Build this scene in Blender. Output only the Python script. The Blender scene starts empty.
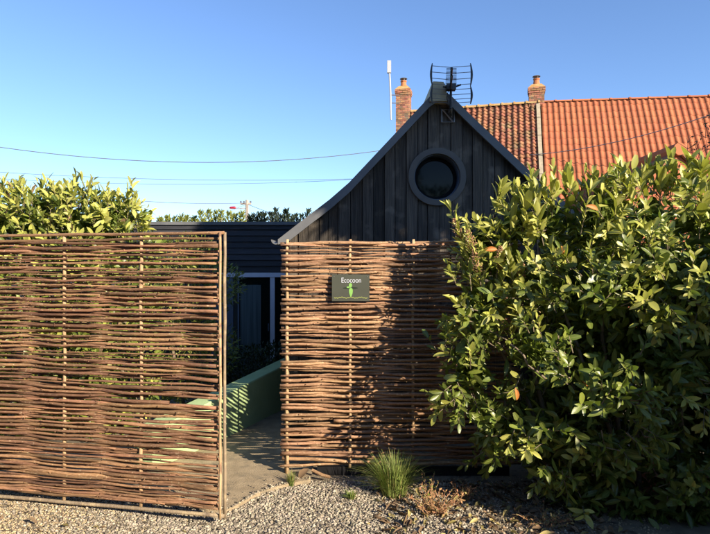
import bpy, math, random
import numpy as np
from mathutils import Vector, Matrix, noise
R = math.radians
random.seed(7); rng = np.random.default_rng(11)
scene = bpy.context.scene
C = scene.collection
# ------------------------------------------------------------------ camera
F, CX, CY, H = 560.0, 355.0, 268.0, 1.65
cam = bpy.data.cameras.new('camera'); camo = bpy.data.objects.new('camera', cam); C.objects.link(camo)
cam.sensor_width = 36; cam.lens = F/710*36; cam.clip_start = 0.05; cam.clip_end = 6000
camo.location = (0, 0, H); camo.rotation_euler = (R(90), 0, 0)
cam.shift_y = (CY-267)/710
scene.camera = camo
# ------------------------------------------------------------------ world, sun, exposure
SUN_AZ, SUN_EL = (0.70, -0.714), R(24)
w = bpy.data.worlds.new("World"); scene.world = w; w.use_nodes = True
nt = w.node_tree; bg = nt.nodes['Background']
sky = nt.nodes.new('ShaderNodeTexSky'); sky.sky_type = 'NISHITA'; sky.sun_disc = False
sky.sun_elevation = SUN_EL; sky.sun_rotation = math.atan2(SUN_AZ[0], SUN_AZ[1])
sky.air_density = 1.0; sky.dust_density = 0.1; sky.ozone_density = 3.0; sky.altitude = 0
tint = nt.nodes.new('ShaderNodeMix'); tint.data_type = 'RGBA'; tint.blend_type = 'MULTIPLY'; tint.inputs[0].default_value = 1.0
nt.links.new(sky.outputs[0], tint.inputs[6]); tint.inputs[7].default_value = (.84, .92, 1.08, 1)
nt.links.new(tint.outputs[2], bg.inputs[0]); bg.inputs[1].default_value = 0.094
sl = bpy.data.lights.new('sun', 'SUN'); sl.energy = 5.0; sl.angle = R(0.5); sl.color = (1.0, 0.86, 0.66)
so = bpy.data.objects.new('sun', sl); C.objects.link(so)
sd = Vector((SUN_AZ[0]*math.cos(SUN_EL), SUN_AZ[1]*math.cos(SUN_EL), math.sin(SUN_EL))).normalized()
so.rotation_euler = sd.to_track_quat('Z', 'Y').to_euler(); so.location = (8, -8, 12)
scene.view_settings.view_transform = 'Standard'; scene.view_settings.look = 'None'
scene.view_settings.gamma = 1; scene.view_settings.exposure = 1.2
# ------------------------------------------------------------------ helpers
def W(px, py, Y):
    return ((px-CX)/F*Y, Y, H-(py-CY)/F*Y)
def tag(o, label=None, cat=None, group=None, kind=None):
    if label: o['label'] = label
    if cat: o['category'] = cat
    if group: o['group'] = group
    if kind: o['kind'] = kind
    return o
def empty(name, loc, label, cat, group=None):
    o = bpy.data.objects.new(name, None); C.objects.link(o); o.location = loc; o.empty_display_size = .1
    tag(o, label, cat, group); return o
def mesh(name, v, f, mats=None, uv=None, smooth=False, mi=None):
    me = bpy.data.meshes.new(name)
    me.from_pydata([tuple(p) for p in v] if not isinstance(v, np.ndarray) else v.tolist(), [], f if isinstance(f, list) else f.tolist())
    if mats is not None:
        for m in (mats if isinstance(mats, (list, tuple)) else [mats]): me.materials.append(m)
    if mi is not None: me.polygons.foreach_set('material_index', np.asarray(mi, dtype=np.int32))
    if uv is not None:
        l = me.uv_layers.new(name='UVMap'); idx = np.empty(len(me.loops), dtype=np.int32)
        me.loops.foreach_get('vertex_index', idx); l.data.foreach_set('uv', np.asarray(uv, dtype=np.float32)[idx].ravel())
    if smooth: me.polygons.foreach_set('use_smooth', np.ones(len(me.polygons), dtype=bool))
    me.update(); return me
def fastmesh(name, V, Fq, mats, uv=None, smooth=True, mi=None):
    """V (n,3) float, Fq (m,k) int"""
    me = bpy.data.meshes.new(name); n, (m, k) = len(V), Fq.shape
    me.vertices.add(n); me.vertices.foreach_set('co', V.astype(np.float32).ravel())
    me.loops.add(m*k); me.loops.foreach_set('vertex_index', Fq.astype(np.int32).ravel())
    me.polygons.add(m); me.polygons.foreach_set('loop_start', np.arange(0, m*k, k, dtype=np.int32))
    for q in (mats if isinstance(mats, (list, tuple)) else [mats]): me.materials.append(q)
    if mi is not None: me.polygons.foreach_set('material_index', mi.astype(np.int32))
    if smooth: me.polygons.foreach_set('use_smooth', np.ones(m, dtype=bool))
    if uv is not None:
        l = me.uv_layers.new(name='UVMap'); l.data.foreach_set('uv', uv.astype(np.float32)[Fq.ravel()].ravel())
    me.update(calc_edges=True); me.validate(); return me
def obj(name, me, parent=None, loc=None, world=True):
    o = bpy.data.objects.new(name, me); C.objects.link(o)
    if parent is not None:
        o.parent = parent
        if world:   # mesh is in world coordinates
            pl = Vector((0, 0, 0)); p = parent
            while p: pl += p.location; p = p.parent
            o.location = -pl
    if loc is not None: o.location = loc
    return o
class MB:
    def __init__(s): s.v = []; s.f = []
    def add(s, v, f):
        b = len(s.v); s.v += [tuple(p) for p in v]; s.f += [tuple(i+b for i in q) for q in f]; return s
    def box(s, x0, x1, y0, y1, z0, z1):
        return s.add([(x0,y0,z0),(x1,y0,z0),(x1,y1,z0),(x0,y1,z0),(x0,y0,z1),(x1,y0,z1),(x1,y1,z1),(x0,y1,z1)],
                     [(0,3,2,1),(4,5,6,7),(0,1,5,4),(1,2,6,5),(2,3,7,6),(3,0,4,7)])
    def tube(s, pts, rad, n=6, cap=True):
        pts = [Vector(p) for p in pts]; m = len(pts)
        if not hasattr(rad, '__len__'): rad = [rad]*m
        v = []; f = []; up = Vector((0, 0, 1))
        for i, p in enumerate(pts):
            d = (pts[min(i+1, m-1)]-pts[max(i-1, 0)]).normalized()
            a = d.cross(up if abs(d.z) < .9 else Vector((0, 1, 0))).normalized(); b = a.cross(d)
            for k in range(n):
                t = 2*math.pi*k/n; v.append(p+(a*math.cos(t)+b*math.sin(t))*rad[i])
        for i in range(m-1):
            for k in range(n): f.append((i*n+k, i*n+(k+1) % n, (i+1)*n+(k+1) % n, (i+1)*n+k))
        if cap: f.append(tuple(range(n))[::-1]); f.append(tuple(range((m-1)*n, m*n)))
        return s.add(v, f)
    def prism(s, poly, y0, y1):   # poly list of (x,z), extruded y0..y1 (front y0)
        n = len(poly); v = [(x, y0, z) for x, z in poly]+[(x, y1, z) for x, z in poly]
        f = [tuple(range(n))[::-1], tuple(range(n, 2*n))]+[(i, (i+1) % n, n+(i+1) % n, n+i) for i in range(n)]
        return s.add(v, f)
    def build(s, name, mat, parent=None, smooth=False, world=True, loc=None):
        return obj(name, mesh(name, s.v, s.f, mat, smooth=smooth), parent, world=world, loc=loc)
# ------------------------------------------------------------------ materials
def mat(name, c1, c2=None, scale=8, rough=.75, stretch=(1, 1, 1), bump=.0, bscale=40, island=.0, objrand=.0, spec=.3,
        metal=0, detail=5, c3=None, c3scale=2.0, c3pos=.6, coords='Object', huev=0.0):
    m = bpy.data.materials.new(name); m.use_nodes = True; n = m.node_tree.nodes; L = m.node_tree.links.new
    b = n['Principled BSDF']; b.inputs['Roughness'].default_value = rough; b.inputs['Metallic'].default_value = metal
    b.inputs['Specular IOR Level'].default_value = spec
    tc = n.new('ShaderNodeTexCoord'); mp = n.new('ShaderNodeMapping'); mp.inputs['Scale'].default_value = stretch
    L(tc.outputs[coords], mp.inputs[0]); col = None
    if c2 is None: c2 = tuple(x*.75 for x in c1)
    nz = n.new('ShaderNodeTexNoise'); nz.inputs['Scale'].default_value = scale; nz.inputs['Detail'].default_value = detail
    L(mp.outputs[0], nz.inputs['Vector'])
    r = n.new('ShaderNodeValToRGB'); r.color_ramp.elements[0].position = .32; r.color_ramp.elements[1].position = .68
    r.color_ramp.elements[0].color = (*c1, 1); r.color_ramp.elements[1].color = (*c2, 1); L(nz.outputs[0], r.inputs[0]); col = r.outputs[0]
    if c3:
        n3 = n.new('ShaderNodeTexNoise'); n3.inputs['Scale'].default_value = c3scale; n3.inputs['Detail'].default_value = 6
        L(tc.outputs[coords], n3.inputs['Vector'])
        r3 = n.new('ShaderNodeValToRGB'); r3.color_ramp.elements[0].position = c3pos-.05; r3.color_ramp.elements[1].position = c3pos+.08
        L(n3.outputs[0], r3.inputs[0]); mx = n.new('ShaderNodeMix'); mx.data_type = 'RGBA'
        L(r3.outputs[0], mx.inputs[0]); L(col, mx.inputs[6]); mx.inputs[7].default_value = (*c3, 1); col = mx.outputs[2]
    rv = None
    if island or objrand:
        hs = n.new('ShaderNodeHueSaturation'); L(col, hs.inputs['Color'])
        oi = n.new('ShaderNodeObjectInfo'); ge = n.new('ShaderNodeNewGeometry')
        ad = n.new('ShaderNodeMath'); L(oi.outputs['Random'], ad.inputs[0])
        if island: L(ge.outputs['Random Per Island'], ad.inputs[1])
        fr = n.new('ShaderNodeMath'); fr.operation = 'FRACT'; L(ad.outputs[0], fr.inputs[0])
        k = max(island, objrand)
        mr = n.new('ShaderNodeMapRange'); L(fr.outputs[0], mr.inputs[0]); mr.inputs[3].default_value = 1-k; mr.inputs[4].default_value = 1+k
        L(mr.outputs[0], hs.inputs['Value'])
        if huev:
            m7 = n.new('ShaderNodeMath'); m7.operation = 'MULTIPLY'; m7.inputs[1].default_value = 7.13; L(fr.outputs[0], m7.inputs[0])
            f7 = n.new('ShaderNodeMath'); f7.operation = 'FRACT'; L(m7.outputs[0], f7.inputs[0])
            h7 = n.new('ShaderNodeMapRange'); L(f7.outputs[0], h7.inputs[0]); h7.inputs[3].default_value = .5-huev; h7.inputs[4].default_value = .5+huev
            L(h7.outputs[0], hs.inputs['Hue'])
        col = hs.outputs[0]
    L(col, b.inputs['Base Color'])
    if bump:
        nb = n.new('ShaderNodeTexNoise'); nb.inputs['Scale'].default_value = bscale; nb.inputs['Detail'].default_value = 6; L(mp.outputs[0], nb.inputs['Vector'])
        bp = n.new('ShaderNodeBump'); bp.inputs['Strength'].default_value = bump; bp.inputs['Distance'].default_value = .01
        L(nb.outputs[0], bp.inputs['Height']); L(bp.outputs[0], b.inputs['Normal'])
    return m
def leafmat(name, c1, c2, rib, rough=.38, trans=.25, tcol=(.25, .35, .04), vary=.35, huev=.02, coat=.0):
    m = bpy.data.materials.new(name); m.use_nodes = True; n = m.node_tree.nodes; L = m.node_tree.links.new
    b = n['Principled BSDF']; b.inputs['Roughness'].default_value = rough; b.inputs['Specular IOR Level'].default_value = .45
    ge = n.new('ShaderNodeNewGeometry'); oi = n.new('ShaderNodeObjectInfo')
    ad = n.new('ShaderNodeMath'); L(oi.outputs['Random'], ad.inputs[0]); L(ge.outputs['Random Per Island'], ad.inputs[1])
    fr = n.new('ShaderNodeMath'); fr.operation = 'FRACT'; L(ad.outputs[0], fr.inputs[0])
    mx = n.new('ShaderNodeMix'); mx.data_type = 'RGBA'; L(fr.outputs[0], mx.inputs[0]); mx.inputs[6].default_value = (*c1, 1); mx.inputs[7].default_value = (*c2, 1)
    hs = n.new('ShaderNodeHueSaturation'); L(mx.outputs[2], hs.inputs['Color'])
    m7 = n.new('ShaderNodeMath'); m7.operation = 'MULTIPLY'; m7.inputs[1].default_value = 9.7; L(fr.outputs[0], m7.inputs[0])
    f7 = n.new('ShaderNodeMath'); f7.operation = 'FRACT'; L(m7.outputs[0], f7.inputs[0])
    mr = n.new('ShaderNodeMapRange'); L(f7.outputs[0], mr.inputs[0]); mr.inputs[3].default_value = 1-vary; mr.inputs[4].default_value = 1+vary
    L(mr.outputs[0], hs.inputs['Value'])
    uv = n.new('ShaderNodeUVMap'); sx = n.new('ShaderNodeSeparateXYZ'); L(uv.outputs[0], sx.inputs[0])
    sb = n.new('ShaderNodeMath'); sb.operation = 'SUBTRACT'; L(sx.outputs[0], sb.inputs[0]); sb.inputs[1].default_value = .5
    ab = n.new('ShaderNodeMath'); ab.operation = 'ABSOLUTE'; L(sb.outputs[0], ab.inputs[0])
    rr = n.new('ShaderNodeMapRange'); L(ab.outputs[0], rr.inputs[0]); rr.inputs[1].default_value = .025; rr.inputs[2].default_value = .07
    rr.inputs[3].default_value = .7; rr.inputs[4].default_value = 0
    m2 = n.new('ShaderNodeMix'); m2.data_type = 'RGBA'; L(rr.outputs[0], m2.inputs[0]); L(hs.outputs[0], m2.inputs[6]); m2.inputs[7].default_value = (*rib, 1)
    # blotches
    tc = n.new('ShaderNodeTexCoord'); nz = n.new('ShaderNodeTexNoise'); nz.inputs['Scale'].default_value = 60; nz.inputs['Detail'].default_value = 3; L(tc.outputs['Object'], nz.inputs['Vector'])
    bl = n.new('ShaderNodeMix'); bl.data_type = 'RGBA'; bl.blend_type = 'MULTIPLY'; bl.inputs[0].default_value = .22; L(m2.outputs[2], bl.inputs[6]); L(nz.outputs[1], bl.inputs[7])
    cb = n.new('ShaderNodeBrightContrast'); cb.inputs['Bright'].default_value = 0.0; L(bl.outputs[2], cb.inputs[0])
    L(cb.outputs[0], b.inputs['Base Color'])
    bp = n.new('ShaderNodeBump'); bp.inputs['Strength'].default_value = .25; bp.inputs['Distance'].default_value = .004; L(nz.outputs[0], bp.inputs['Height']); L(bp.outputs[0], b.inputs['Normal'])
    tr = n.new('ShaderNodeBsdfTranslucent'); tr.inputs[0].default_value = (*tcol, 1)
    ms = n.new('ShaderNodeMixShader'); ms.inputs[0].default_value = trans; L(b.outputs[0], ms.inputs[1]); L(tr.outputs[0], ms.inputs[2])
    L(ms.outputs[0], n['Material Output'].inputs[0]); return m
M = {}
M['rodL'] = mat('bark_red_brown', (.275, .150, .078), (.155, .084, .050), 40, .66, (.14, 1, 1), .9, 150, objrand=.42, huev=.010, c3=(.40, .29, .18), c3scale=60, c3pos=.66, spec=.35)
M['rodR'] = mat('bark_tan', (.38, .225, .125), (.22, .122, .068), 40, .62, (.14, 1, 1), .9, 150, objrand=.33, huev=.008, c3=(.50, .35, .21), c3scale=55, c3pos=.64, spec=.35)
M['stake'] = mat('peeled_stake', (.46, .33, .19), (.34, .22, .12), 20, .7, (1, 1, .2), .4, 90, c3=(.22, .13, .08), c3scale=22, c3pos=.6)
M['stakeG'] = mat('weathered_stake', (.27, .21, .14), (.17, .125, .085), 20, .7, (1, 1, .2), .4, 90, c3=(.36, .28, .17), c3scale=18, c3pos=.56)
M['soil'] = mat('soil', (.085, .062, .045), (.05, .038, .028), 6, .95, bump=.6, bscale=60)
M['sand'] = mat('sandy_ground', (.36, .29, .19), (.25, .20, .135), 9, .95, bump=.8, bscale=90, c3=(.13, .10, .07), c3scale=14, c3pos=.6)
M['stone'] = mat('gravel_stone', (.36, .31, .24), (.20, .172, .13), 25, .8, island=.62, huev=.02, bump=.3, bscale=200)
M['stoneS'] = mat('sandy_stone', (.44, .345, .21), (.33, .255, .155), 25, .85, island=.4, huev=.015)
M['concrete'] = mat('concrete_path', (.37, .29, .19), (.27, .21, .135), 11, .92, bump=.9, bscale=150, c3=(.20, .165, .115), c3scale=7, c3pos=.58, detail=9)
M['green'] = mat('green_render', (.38, .50, .25), (.33, .44, .215), 5, .85, bump=.4, bscale=60, c3=(.27, .33, .16), c3scale=4, c3pos=.66)
M['board'] = mat('black_stained_wood', (.100, .082, .064), (.036, .031, .027), 9, .66, (7, 7, .3), .9, 30, objrand=.5, c3=(.15, .125, .10), c3scale=4.5, c3pos=.60, detail=8)
M['boardH'] = mat('black_cladding', (.030, .031, .038), (.018, .019, .024), 9, .6, (.35, 6, 6), .5, 30, objrand=.35, c3=(.024, .024, .028), c3scale=1.5, c3pos=.6)
M['zinc'] = mat('dark_zinc', (.13, .135, .14), (.095, .10, .11), 6, .5, spec=.5, bump=.1, bscale=20, c3=(.2, .185, .15), c3scale=3, c3pos=.66)
M['ridge'] = mat('khaki_ridge', (.50, .45, .31), (.38, .34, .23), 12, .85, bump=.4)  # one khaki tone, paler than the zinc sheets
M['ring'] = mat('grey_paint', (.115, .105, .095), (.09, .083, .077), 8, .5)
M['dark'] = mat('dark_void', (.006, .006, .007), (.004, .004, .005), 3, .9)
M['frame'] = mat('grey_frame', (.52, .54, .62), (.48, .50, .58), 6, .45)
M['frameD'] = mat('slate_frame', (.09, .12, .16), (.07, .09, .13), 6, .5)
M['curtain'] = mat('curtain', (.085, .115, .125), (.04, .06, .065), 8, .9, (3, 1, .1))
M['black'] = mat('black_plastic', (.012, .012, .014), (.009, .009, .01), 10, .4, spec=.5)
M['alu'] = mat('weathered_alu', (.30, .30, .32), (.22, .22, .24), 20, .4, metal=.7)
M['cable'] = mat('black_cable', (.12, .13, .15), (.10, .11, .13), 10, .6)
M['brick'] = mat('chimney_brick', (.36, .17, .095), (.27, .12, .07), 12, .9, island=.35, huev=.02, c3=(.20, .15, .10), c3scale=4, c3pos=.58)
M['mortar'] = mat('mortar', (.40, .34, .24), (.30, .25, .18), 10, .95)
M['lichen'] = mat('lichen_cap', (.36, .20, .07), (.42, .30, .14), 7, .95, bump=.5, bscale=30)
M['pot'] = mat('terracotta_pot', (.46, .17, .07), (.38, .14, .06), 6, .7)
M['tileR'] = mat('orange_tile', (.40, .128, .056), (.33, .10, .045), 2.5, .78, c3=(.34, .11, .05), c3scale=1.1, c3pos=.6, bump=.3, bscale=20, island=.06, huev=.003)
M['tileL'] = mat('old_tile', (.30, .125, .07), (.20, .085, .05), 14, .85, c3=(.20, .13, .07), c3scale=2.2, c3pos=.56, bump=.4, bscale=20, island=.28, huev=.012)
M['ridget'] = mat('ridge_tile', (.42, .14, .06), (.36, .12, .05), 6, .8, objrand=.15)
M['wall'] = mat('house_brick_wall', (.30, .16, .10), (.24, .12, .08), 10, .9)
M['white'] = mat('white_plastic', (.38, .39, .41), (.34, .35, .37), 8, .45)
M['pole'] = mat('pole_concrete', (.36, .31, .26), (.30, .26, .22), 4, .8)
M['red'] = mat('red_lamp', (.45, .03, .06), (.38, .03, .05), 6, .4)
M['sign'] = mat('sign_panel', (.055, .06, .046), (.046, .05, .038), 6, .45, spec=.5)
M['signw'] = mat('sign_white', (.50, .52, .58), (.46, .48, .54), 6, .5)
M['signg'] = mat('sign_green', (.20, .40, .10), (.16, .33, .08), 60, .5)
M['signd'] = mat('sign_dark', (.02, .03, .02), (.016, .024, .016), 60, .5)
M['signy'] = mat('sign_yellow', (.38, .42, .12), (.34, .38, .10), 60, .5)
M['bark'] = mat('shrub_bark', (.20, .16, .11), (.12, .095, .065), 18, .8, bump=.4, bscale=60)
M['leaf'] = leafmat('laurel_leaf', (.205, .235, .042), (.095, .138, .026), (.26, .30, .08), .37, .22, (.20, .30, .03))
M['leafY'] = leafmat('laurel_young_leaf', (.52, .50, .13), (.34, .37, .07), (.42, .43, .15), .42, .28, (.38, .42, .05))
M['leafO'] = leafmat('orange_leaf', (.50, .20, .035), (.42, .14, .03), (.6, .35, .1), .5, .2, (.6, .25, .04), vary=.05, huev=0)
M['leafG'] = leafmat('golden_leaf', (.27, .29, .06), (.18, .21, .04), (.3, .32, .1), .5, .25, (.3, .32, .05))
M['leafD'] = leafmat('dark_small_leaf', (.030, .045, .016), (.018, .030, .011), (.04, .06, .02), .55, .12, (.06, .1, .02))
M['conif'] = leafmat('conifer_needles', (.030, .050, .026), (.020, .036, .020), (.03, .05, .03), .7, .1, (.05, .08, .02))
M['dead'] = leafmat('dry_leaf', (.26, .17, .09), (.13, .08, .045), (.2, .14, .08), .8, .1, (.2, .12, .05), vary=.5)
M['grass'] = leafmat('grass_blade', (.28, .33, .09), (.17, .24, .055), (.2, .26, .08), .5, .25, (.2, .3, .04))
M['grassY'] = leafmat('dry_grass', (.40, .32, .13), (.30, .25, .09), (.4, .34, .15), .6, .2, (.3, .25, .08))
M['weed'] = leafmat('red_weed', (.40, .17, .09), (.42, .26, .11), (.4, .2, .1), .7, .2, (.4, .18, .08))
M['flower'] = mat('faded_flower', (.40, .24, .13), (.30, .17, .10), 80, .85, island=.3)
# ------------------------------------------------------------------ terrain
def sstep(a, b, x):
    t = min(1, max(0, (x-a)/(b-a))); return t*t*(3-2*t)
def gh(x, y):
    z = -.35*sstep(6.3, 8.2, y)*sstep(14, 7, abs(x)) if abs(x) < 14 else 0
    z += .012*noise.noise(Vector((x*1.3, y*1.3, 0)))
    z += .05*sstep(-1.1, -1.9, x)*sstep(5, 4.2, y) - .006
    return z
def ax(lo, hi, st, far):
    a = list(np.arange(lo, hi+1e-6, st)); d = st; 
    while a[-1] < far: d *= 1.6; a.append(a[-1]+d)
    d = st; b = [lo]
    while b[-1] > -far: d *= 1.6; b.append(b[-1]-d)
    return b[1:][::-1]+a
xs = ax(-4, 4, .12, 2500); ys = ax(1.5, 9.6, .12, 2500)
gv = [(x, y, gh(x, y)) for y in ys for x in xs]; nx = len(xs)
gf = [(j*nx+i, j*nx+i+1, (j+1)*nx+i+1, (j+1)*nx+i) for j in range(len(ys)-1) for i in range(nx-1)]
gm = bpy.data.materials.new('ground_earth')
def ground_material():
    m = mat('ground_mixed', (.27, .22, .15), (.18, .145, .10), 9, .95, bump=.8, bscale=90, c3=(.09, .07, .05), c3scale=10, c3pos=.58)
    return m
g = obj('ground', mesh('ground', gv, gf, ground_material(), smooth=True)); g['kind'] = 'structure'
# concrete path
LW = lambda y: -1.22+.395*(y-5.44)      # face line of the green wall
front = [(-2.6, 4.25), (-1.5, 4.0), (-1.0, 3.78), (-.86, 3.76), (-.80, 3.86), (-.74, 3.98), (-.67, 4.09), (-.58, 4.18), (-.46, 4.25), (-.34, 4.30)]
pv = []; pf = []
def fy(x):
    for (a, b), (c, d) in zip(front, front[1:]):
        if a <= x <= c: return b+(d-b)*(x-a)/(c-a)
    return front[0][1] if x < front[0][0] else front[-1][1]
rows = 60; cols = 34
for j in range(rows+1):
    for i in range(cols+1):
        u = i/cols; t = (j/rows)**1.5
        x0 = -2.6+2.26*u; y = fy(x0)+(8.9-fy(x0))*t
        xl = LW(y)-.02; xr = -.34 if y < 4.9 else -.5
        s = sstep(0, .12, t)
        x = x0*(1-s)+(xl+(xr-xl)*u)*s
        pv.append((x, y, gh(x, y)+.03+.002*noise.noise(Vector((x*6, y*6, 3)))))
for j in range(rows):
    for i in range(cols): a = j*(cols+1)+i; pf.append((a, a+1, a+cols+2, a+cols+1))
# thickness skirt along the front
b0 = len(pv)
for i in range(cols+1): x, y, z = pv[i]; pv.append((x, y, z-.06))
for i in range(cols): pf.append((b0+i, b0+i+1, i+1, i))
p = obj('path', mesh('path', pv, pf, M['concrete'])); p['kind'] = 'structure'
# ------------------------------------------------------------------ green wall
def green_wall():
    e = empty('garden_wall', (LW(5.4), 5.4, 0), 'low smooth green rendered garden wall beside the concrete path in the gateway', 'wall')
    ya, yb = 4.45, 7.6; n = 14; v = []; f = []; vt = []
    def top(y): return .44+.085*(y-5.44)
    for i in range(n+1):
        y = ya+(yb-ya)*i/n; x = LW(y); z0 = gh(x, y)-.1; tw = .17
        for (dx, z) in ((0, z0), (0, top(y)-.012), (.006-.012, top(y)), (-tw, top(y)), (-tw, z0)): v.append((x+dx, y-dx*.395, z))
    for i in range(n):
        for k in range(4): a = i*5+k; f.append((a, a+1, a+6, a+5))
    f.append((0, 1, 2, 3, 4)[::-1]); f.append(tuple(n*5+k for k in range(5)))
    obj('wall_body', mesh('wall_body', v, f, M['green']), e)
green_wall()
# ------------------------------------------------------------------ shed
SY = 5.3; S = SY/F
AX, AZ = .786, 3.262
def X5(px): return (px-CX)*S
def Z5(py): return H-(py-CY)*S
Lp = [(X5(279), Z5(239.5)), (X5(288), Z5(232.5)), (X5(309), Z5(216)), (X5(330), Z5(200)), (X5(349), Z5(183.5)), (X5(388), Z5(142)), (X5(428), Z5(99.3)), (X5(438), Z5(89))]
Rp = [(X5(438), Z5(89)), (X5(450), Z5(98)), (X5(475), Z5(122.5)), (X5(507), Z5(152.5)), (X5(543), Z5(187)), (X5(565), Z5(205)), (X5(585), Z5(220)), (X5(605), Z5(234)), (X5(613), Z5(239.5))]
outl = Lp+Rp[1:]
def roofz(x):
    for (a, b), (c, d) in zip(outl, outl[1:]):
        if a <= x <= c: return b+(d-b)*(x-a)/(c-a)
    return outl[0][1]
WX, WZ, WR = X5(437), Z5(177), .248
def shed():
    e = empty('garden_shed', (AX, SY, 0), 'small black board garden shed with steep flared gable and a round porthole window', 'shed')
    x = X5(289); k = 0; rr = random.Random(3)
    xe = X5(603)
    while x < xe-.02:
        wd = rr.uniform(.082, .118); x2 = min(x+wd, xe); a, b = x+.003, x2-.003
        y0 = SY+(.0 if k % 2 else .014)+rr.uniform(-.002, .002); y1 = y0+.02
        top = lambda q: roofz(q)-.05
        xsn = sorted({a, b, *[q for q, _ in outl if a < q < b], *[a+(b-a)*i/6 for i in range(7)]})
        mb = MB()
        inside = [q for q in xsn if abs(q-WX) < WR]
        if not inside:
            mb.prism([(q, .05) for q in xsn]+[(q, top(q)) for q in xsn[::-1]], y0, y1)
        else:
            c = lambda q, s: WZ+s*math.sqrt(max(0, WR*WR-(q-WX)**2))
            mb.prism([(q, .05) for q in xsn]+[(q, c(q, -1)) for q in xsn[::-1]], y0, y1)
            mb.prism([(q, c(q, 1)) for q in xsn]+[(q, top(q)) for q in xsn[::-1]], y0, y1)
        mb.build('board', M['board'], e); x = x2; k += 1
    # backing behind the boards (with a square cut for the window)
    mb = MB(); yb0, yb1 = SY+.04, SY+.06
    def col(a, b, z0=None, z1=None):
        q = [a+(b-a)*i/4 for i in range(5)]+[o for o, _ in outl if a < o < b]; q = sorted(set(q))
        mb.prism([(t, .02 if z0 is None else z0) for t in q]+[(t, (roofz(t)-.07) if z1 is None else z1) for t in q[::-1]], yb0, yb1)
    col(X5(289), WX-.25); col(WX+.25, xe); col(WX-.25, WX+.25, z1=WZ-.25); col(WX-.25, WX+.25, z0=WZ+.25)
    mb.build('backing_board', M['dark'], e)
    # side and back walls
    for xx in (X5(291), xe-.03):
        mb = MB(); yy = SY+.07; kk = 0
        while yy < 8.7:
            mb.box(xx-(.012 if kk % 2 else 0), xx+.02, yy, yy+.14, -.36, roofz(xx)-.06); yy += .145; kk += 1
        o = mb.build('side_boarding', M['board'], e)
    mb = MB(); mb.prism([(x_, -.36) for x_ in (X5(292), xe)]+[(q, z-.07) for q, z in outl[::-1] if X5(292) <= q <= xe], 8.62, 8.64); mb.build('rear_wall', M['board'], e)
    # roof skins
    for pts, nm in ((Lp, 1), (Rp, -1)):
        v = []; f = []; n = len(pts)
        for (px_, z) in pts:
            for yy in (SY-.05, 8.72): v.append((px_, yy, z)); v.append((px_, yy, z-.035))
        for i in range(n-1):
            a = i*4; f += [(a, a+4, a+6, a+2), (a+1, a+3, a+7, a+5), (a, a+1, a+5, a+4), (a+2, a+6, a+7, a+3)]
        f += [(0, 2, 3, 1), (n*4-4, n*4-3, n*4-1, n*4-2)]
        obj('roof_sheet', mesh('roof_sheet', v, f, M['zinc']), e)
        # barge board on the front
        q = pts if nm == 1 else pts
        poly = [(a, b-.003) for a, b in q]+[(a, b-.098 if 0 < i < len(q)-1 else b-.125 if abs(a-AX) < .1 else b-.05) for i, (a, b) in list(enumerate(q))[::-1]]
        MB().prism(poly, SY-.075, SY-.052).build('barge_board', M['zinc'], e)
    # curled gutter ends at the eaves
    for (gx, gz), s in ((outl[0], -1), (outl[-1], 1)):
        mb = MB(); r = .045; pr = []
        for i in range(9): t = math.pi*(.0+i/8); pr.append((gx+s*.02+math.cos(t)*r, gz-.005-math.sin(t)*r))
        inn = [(gx+s*.02+math.cos(math.pi*i/8)*(r-.01), gz-.005-math.sin(math.pi*i/8)*(r-.01)) for i in range(9)]
        for i in range(8): mb.prism([pr[i], pr[i+1], inn[i+1], inn[i]], SY-.07, 8.74)
        mb.build('gutter', M['zinc'], e)
    # ridge cap
    mb = MB(); cx, z0, z1 = X5(437), Z5(101), Z5(84)
    prof = [(-.08, z0-.03), (.085, z0-.03), (.07, z1-.05), (.045, z1-.012), (-.05, z1-.008), (-.068, z1-.04)]
    mb.prism([(cx+a, b) for a, b in prof], SY-.1, 8.75); mb.build('ridge_cap', M['ridge'], e)
    # round window: ring, recess, glass
    def ring(ro, ri, y0, y1, n=48):
        v = []; f = []
        for i in range(n):
            t = 2*math.pi*i/n; c, s = math.cos(t), math.sin(t)
            v += [(WX+c*ro, y1, WZ+s*ro), (WX+c*(ro-.004), y0, WZ+s*(ro-.004)), (WX+c*(ri+.004), y0, WZ+s*(ri+.004)), (WX+c*ri, y1, WZ+s*ri)]
        for i in range(n):
            a, b = i*4, ((i+1) % n)*4; f += [(a, a+1, b+1, b), (a+1, a+2, b+2, b+1), (a+2, a+3, b+3, b+2), (a+3, a, b, b+3)]
        return v, f
    wv, wf = ring(.276, .214, SY-.025, SY+.03)
    wo = obj('round_window', mesh('round_window', wv, wf, M['ring'], smooth=False), e)
    v, f = ring(.232, .205, SY+.01, SY+.16); o = obj('recess', mesh('recess', v, f, M['frameD']), wo)
    v, f = ring(.206, .172, SY+.10, SY+.125); o = obj('sash', mesh('sash', v, f, M['dark']), wo)
    n = 40; v = [(WX, SY+.112, WZ)]; f = []
    for i in range(n): t = 2*math.pi*i/n; v.append((WX+math.cos(t)*.18, SY+.118, WZ+math.sin(t)*.18))
    for i in range(n): f.append((0, 1+(i+1) % n, 1+i))
    gl = bpy.data.materials.new('dark_glass'); gl.use_nodes = True; b = gl.node_tree.nodes['Principled BSDF']
    b.inputs['Base Color'].default_value = (.003, .007, .007, 1); b.inputs['Roughness'].default_value = .06; b.inputs['Specular IOR Level'].default_value = .12; M['glass'] = gl
    o = obj('glass', mesh('glass', v, f, gl, smooth=True), wo)
    for c in wo.children: c.location = (0, 0, 0)
    return e
shed()
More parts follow.
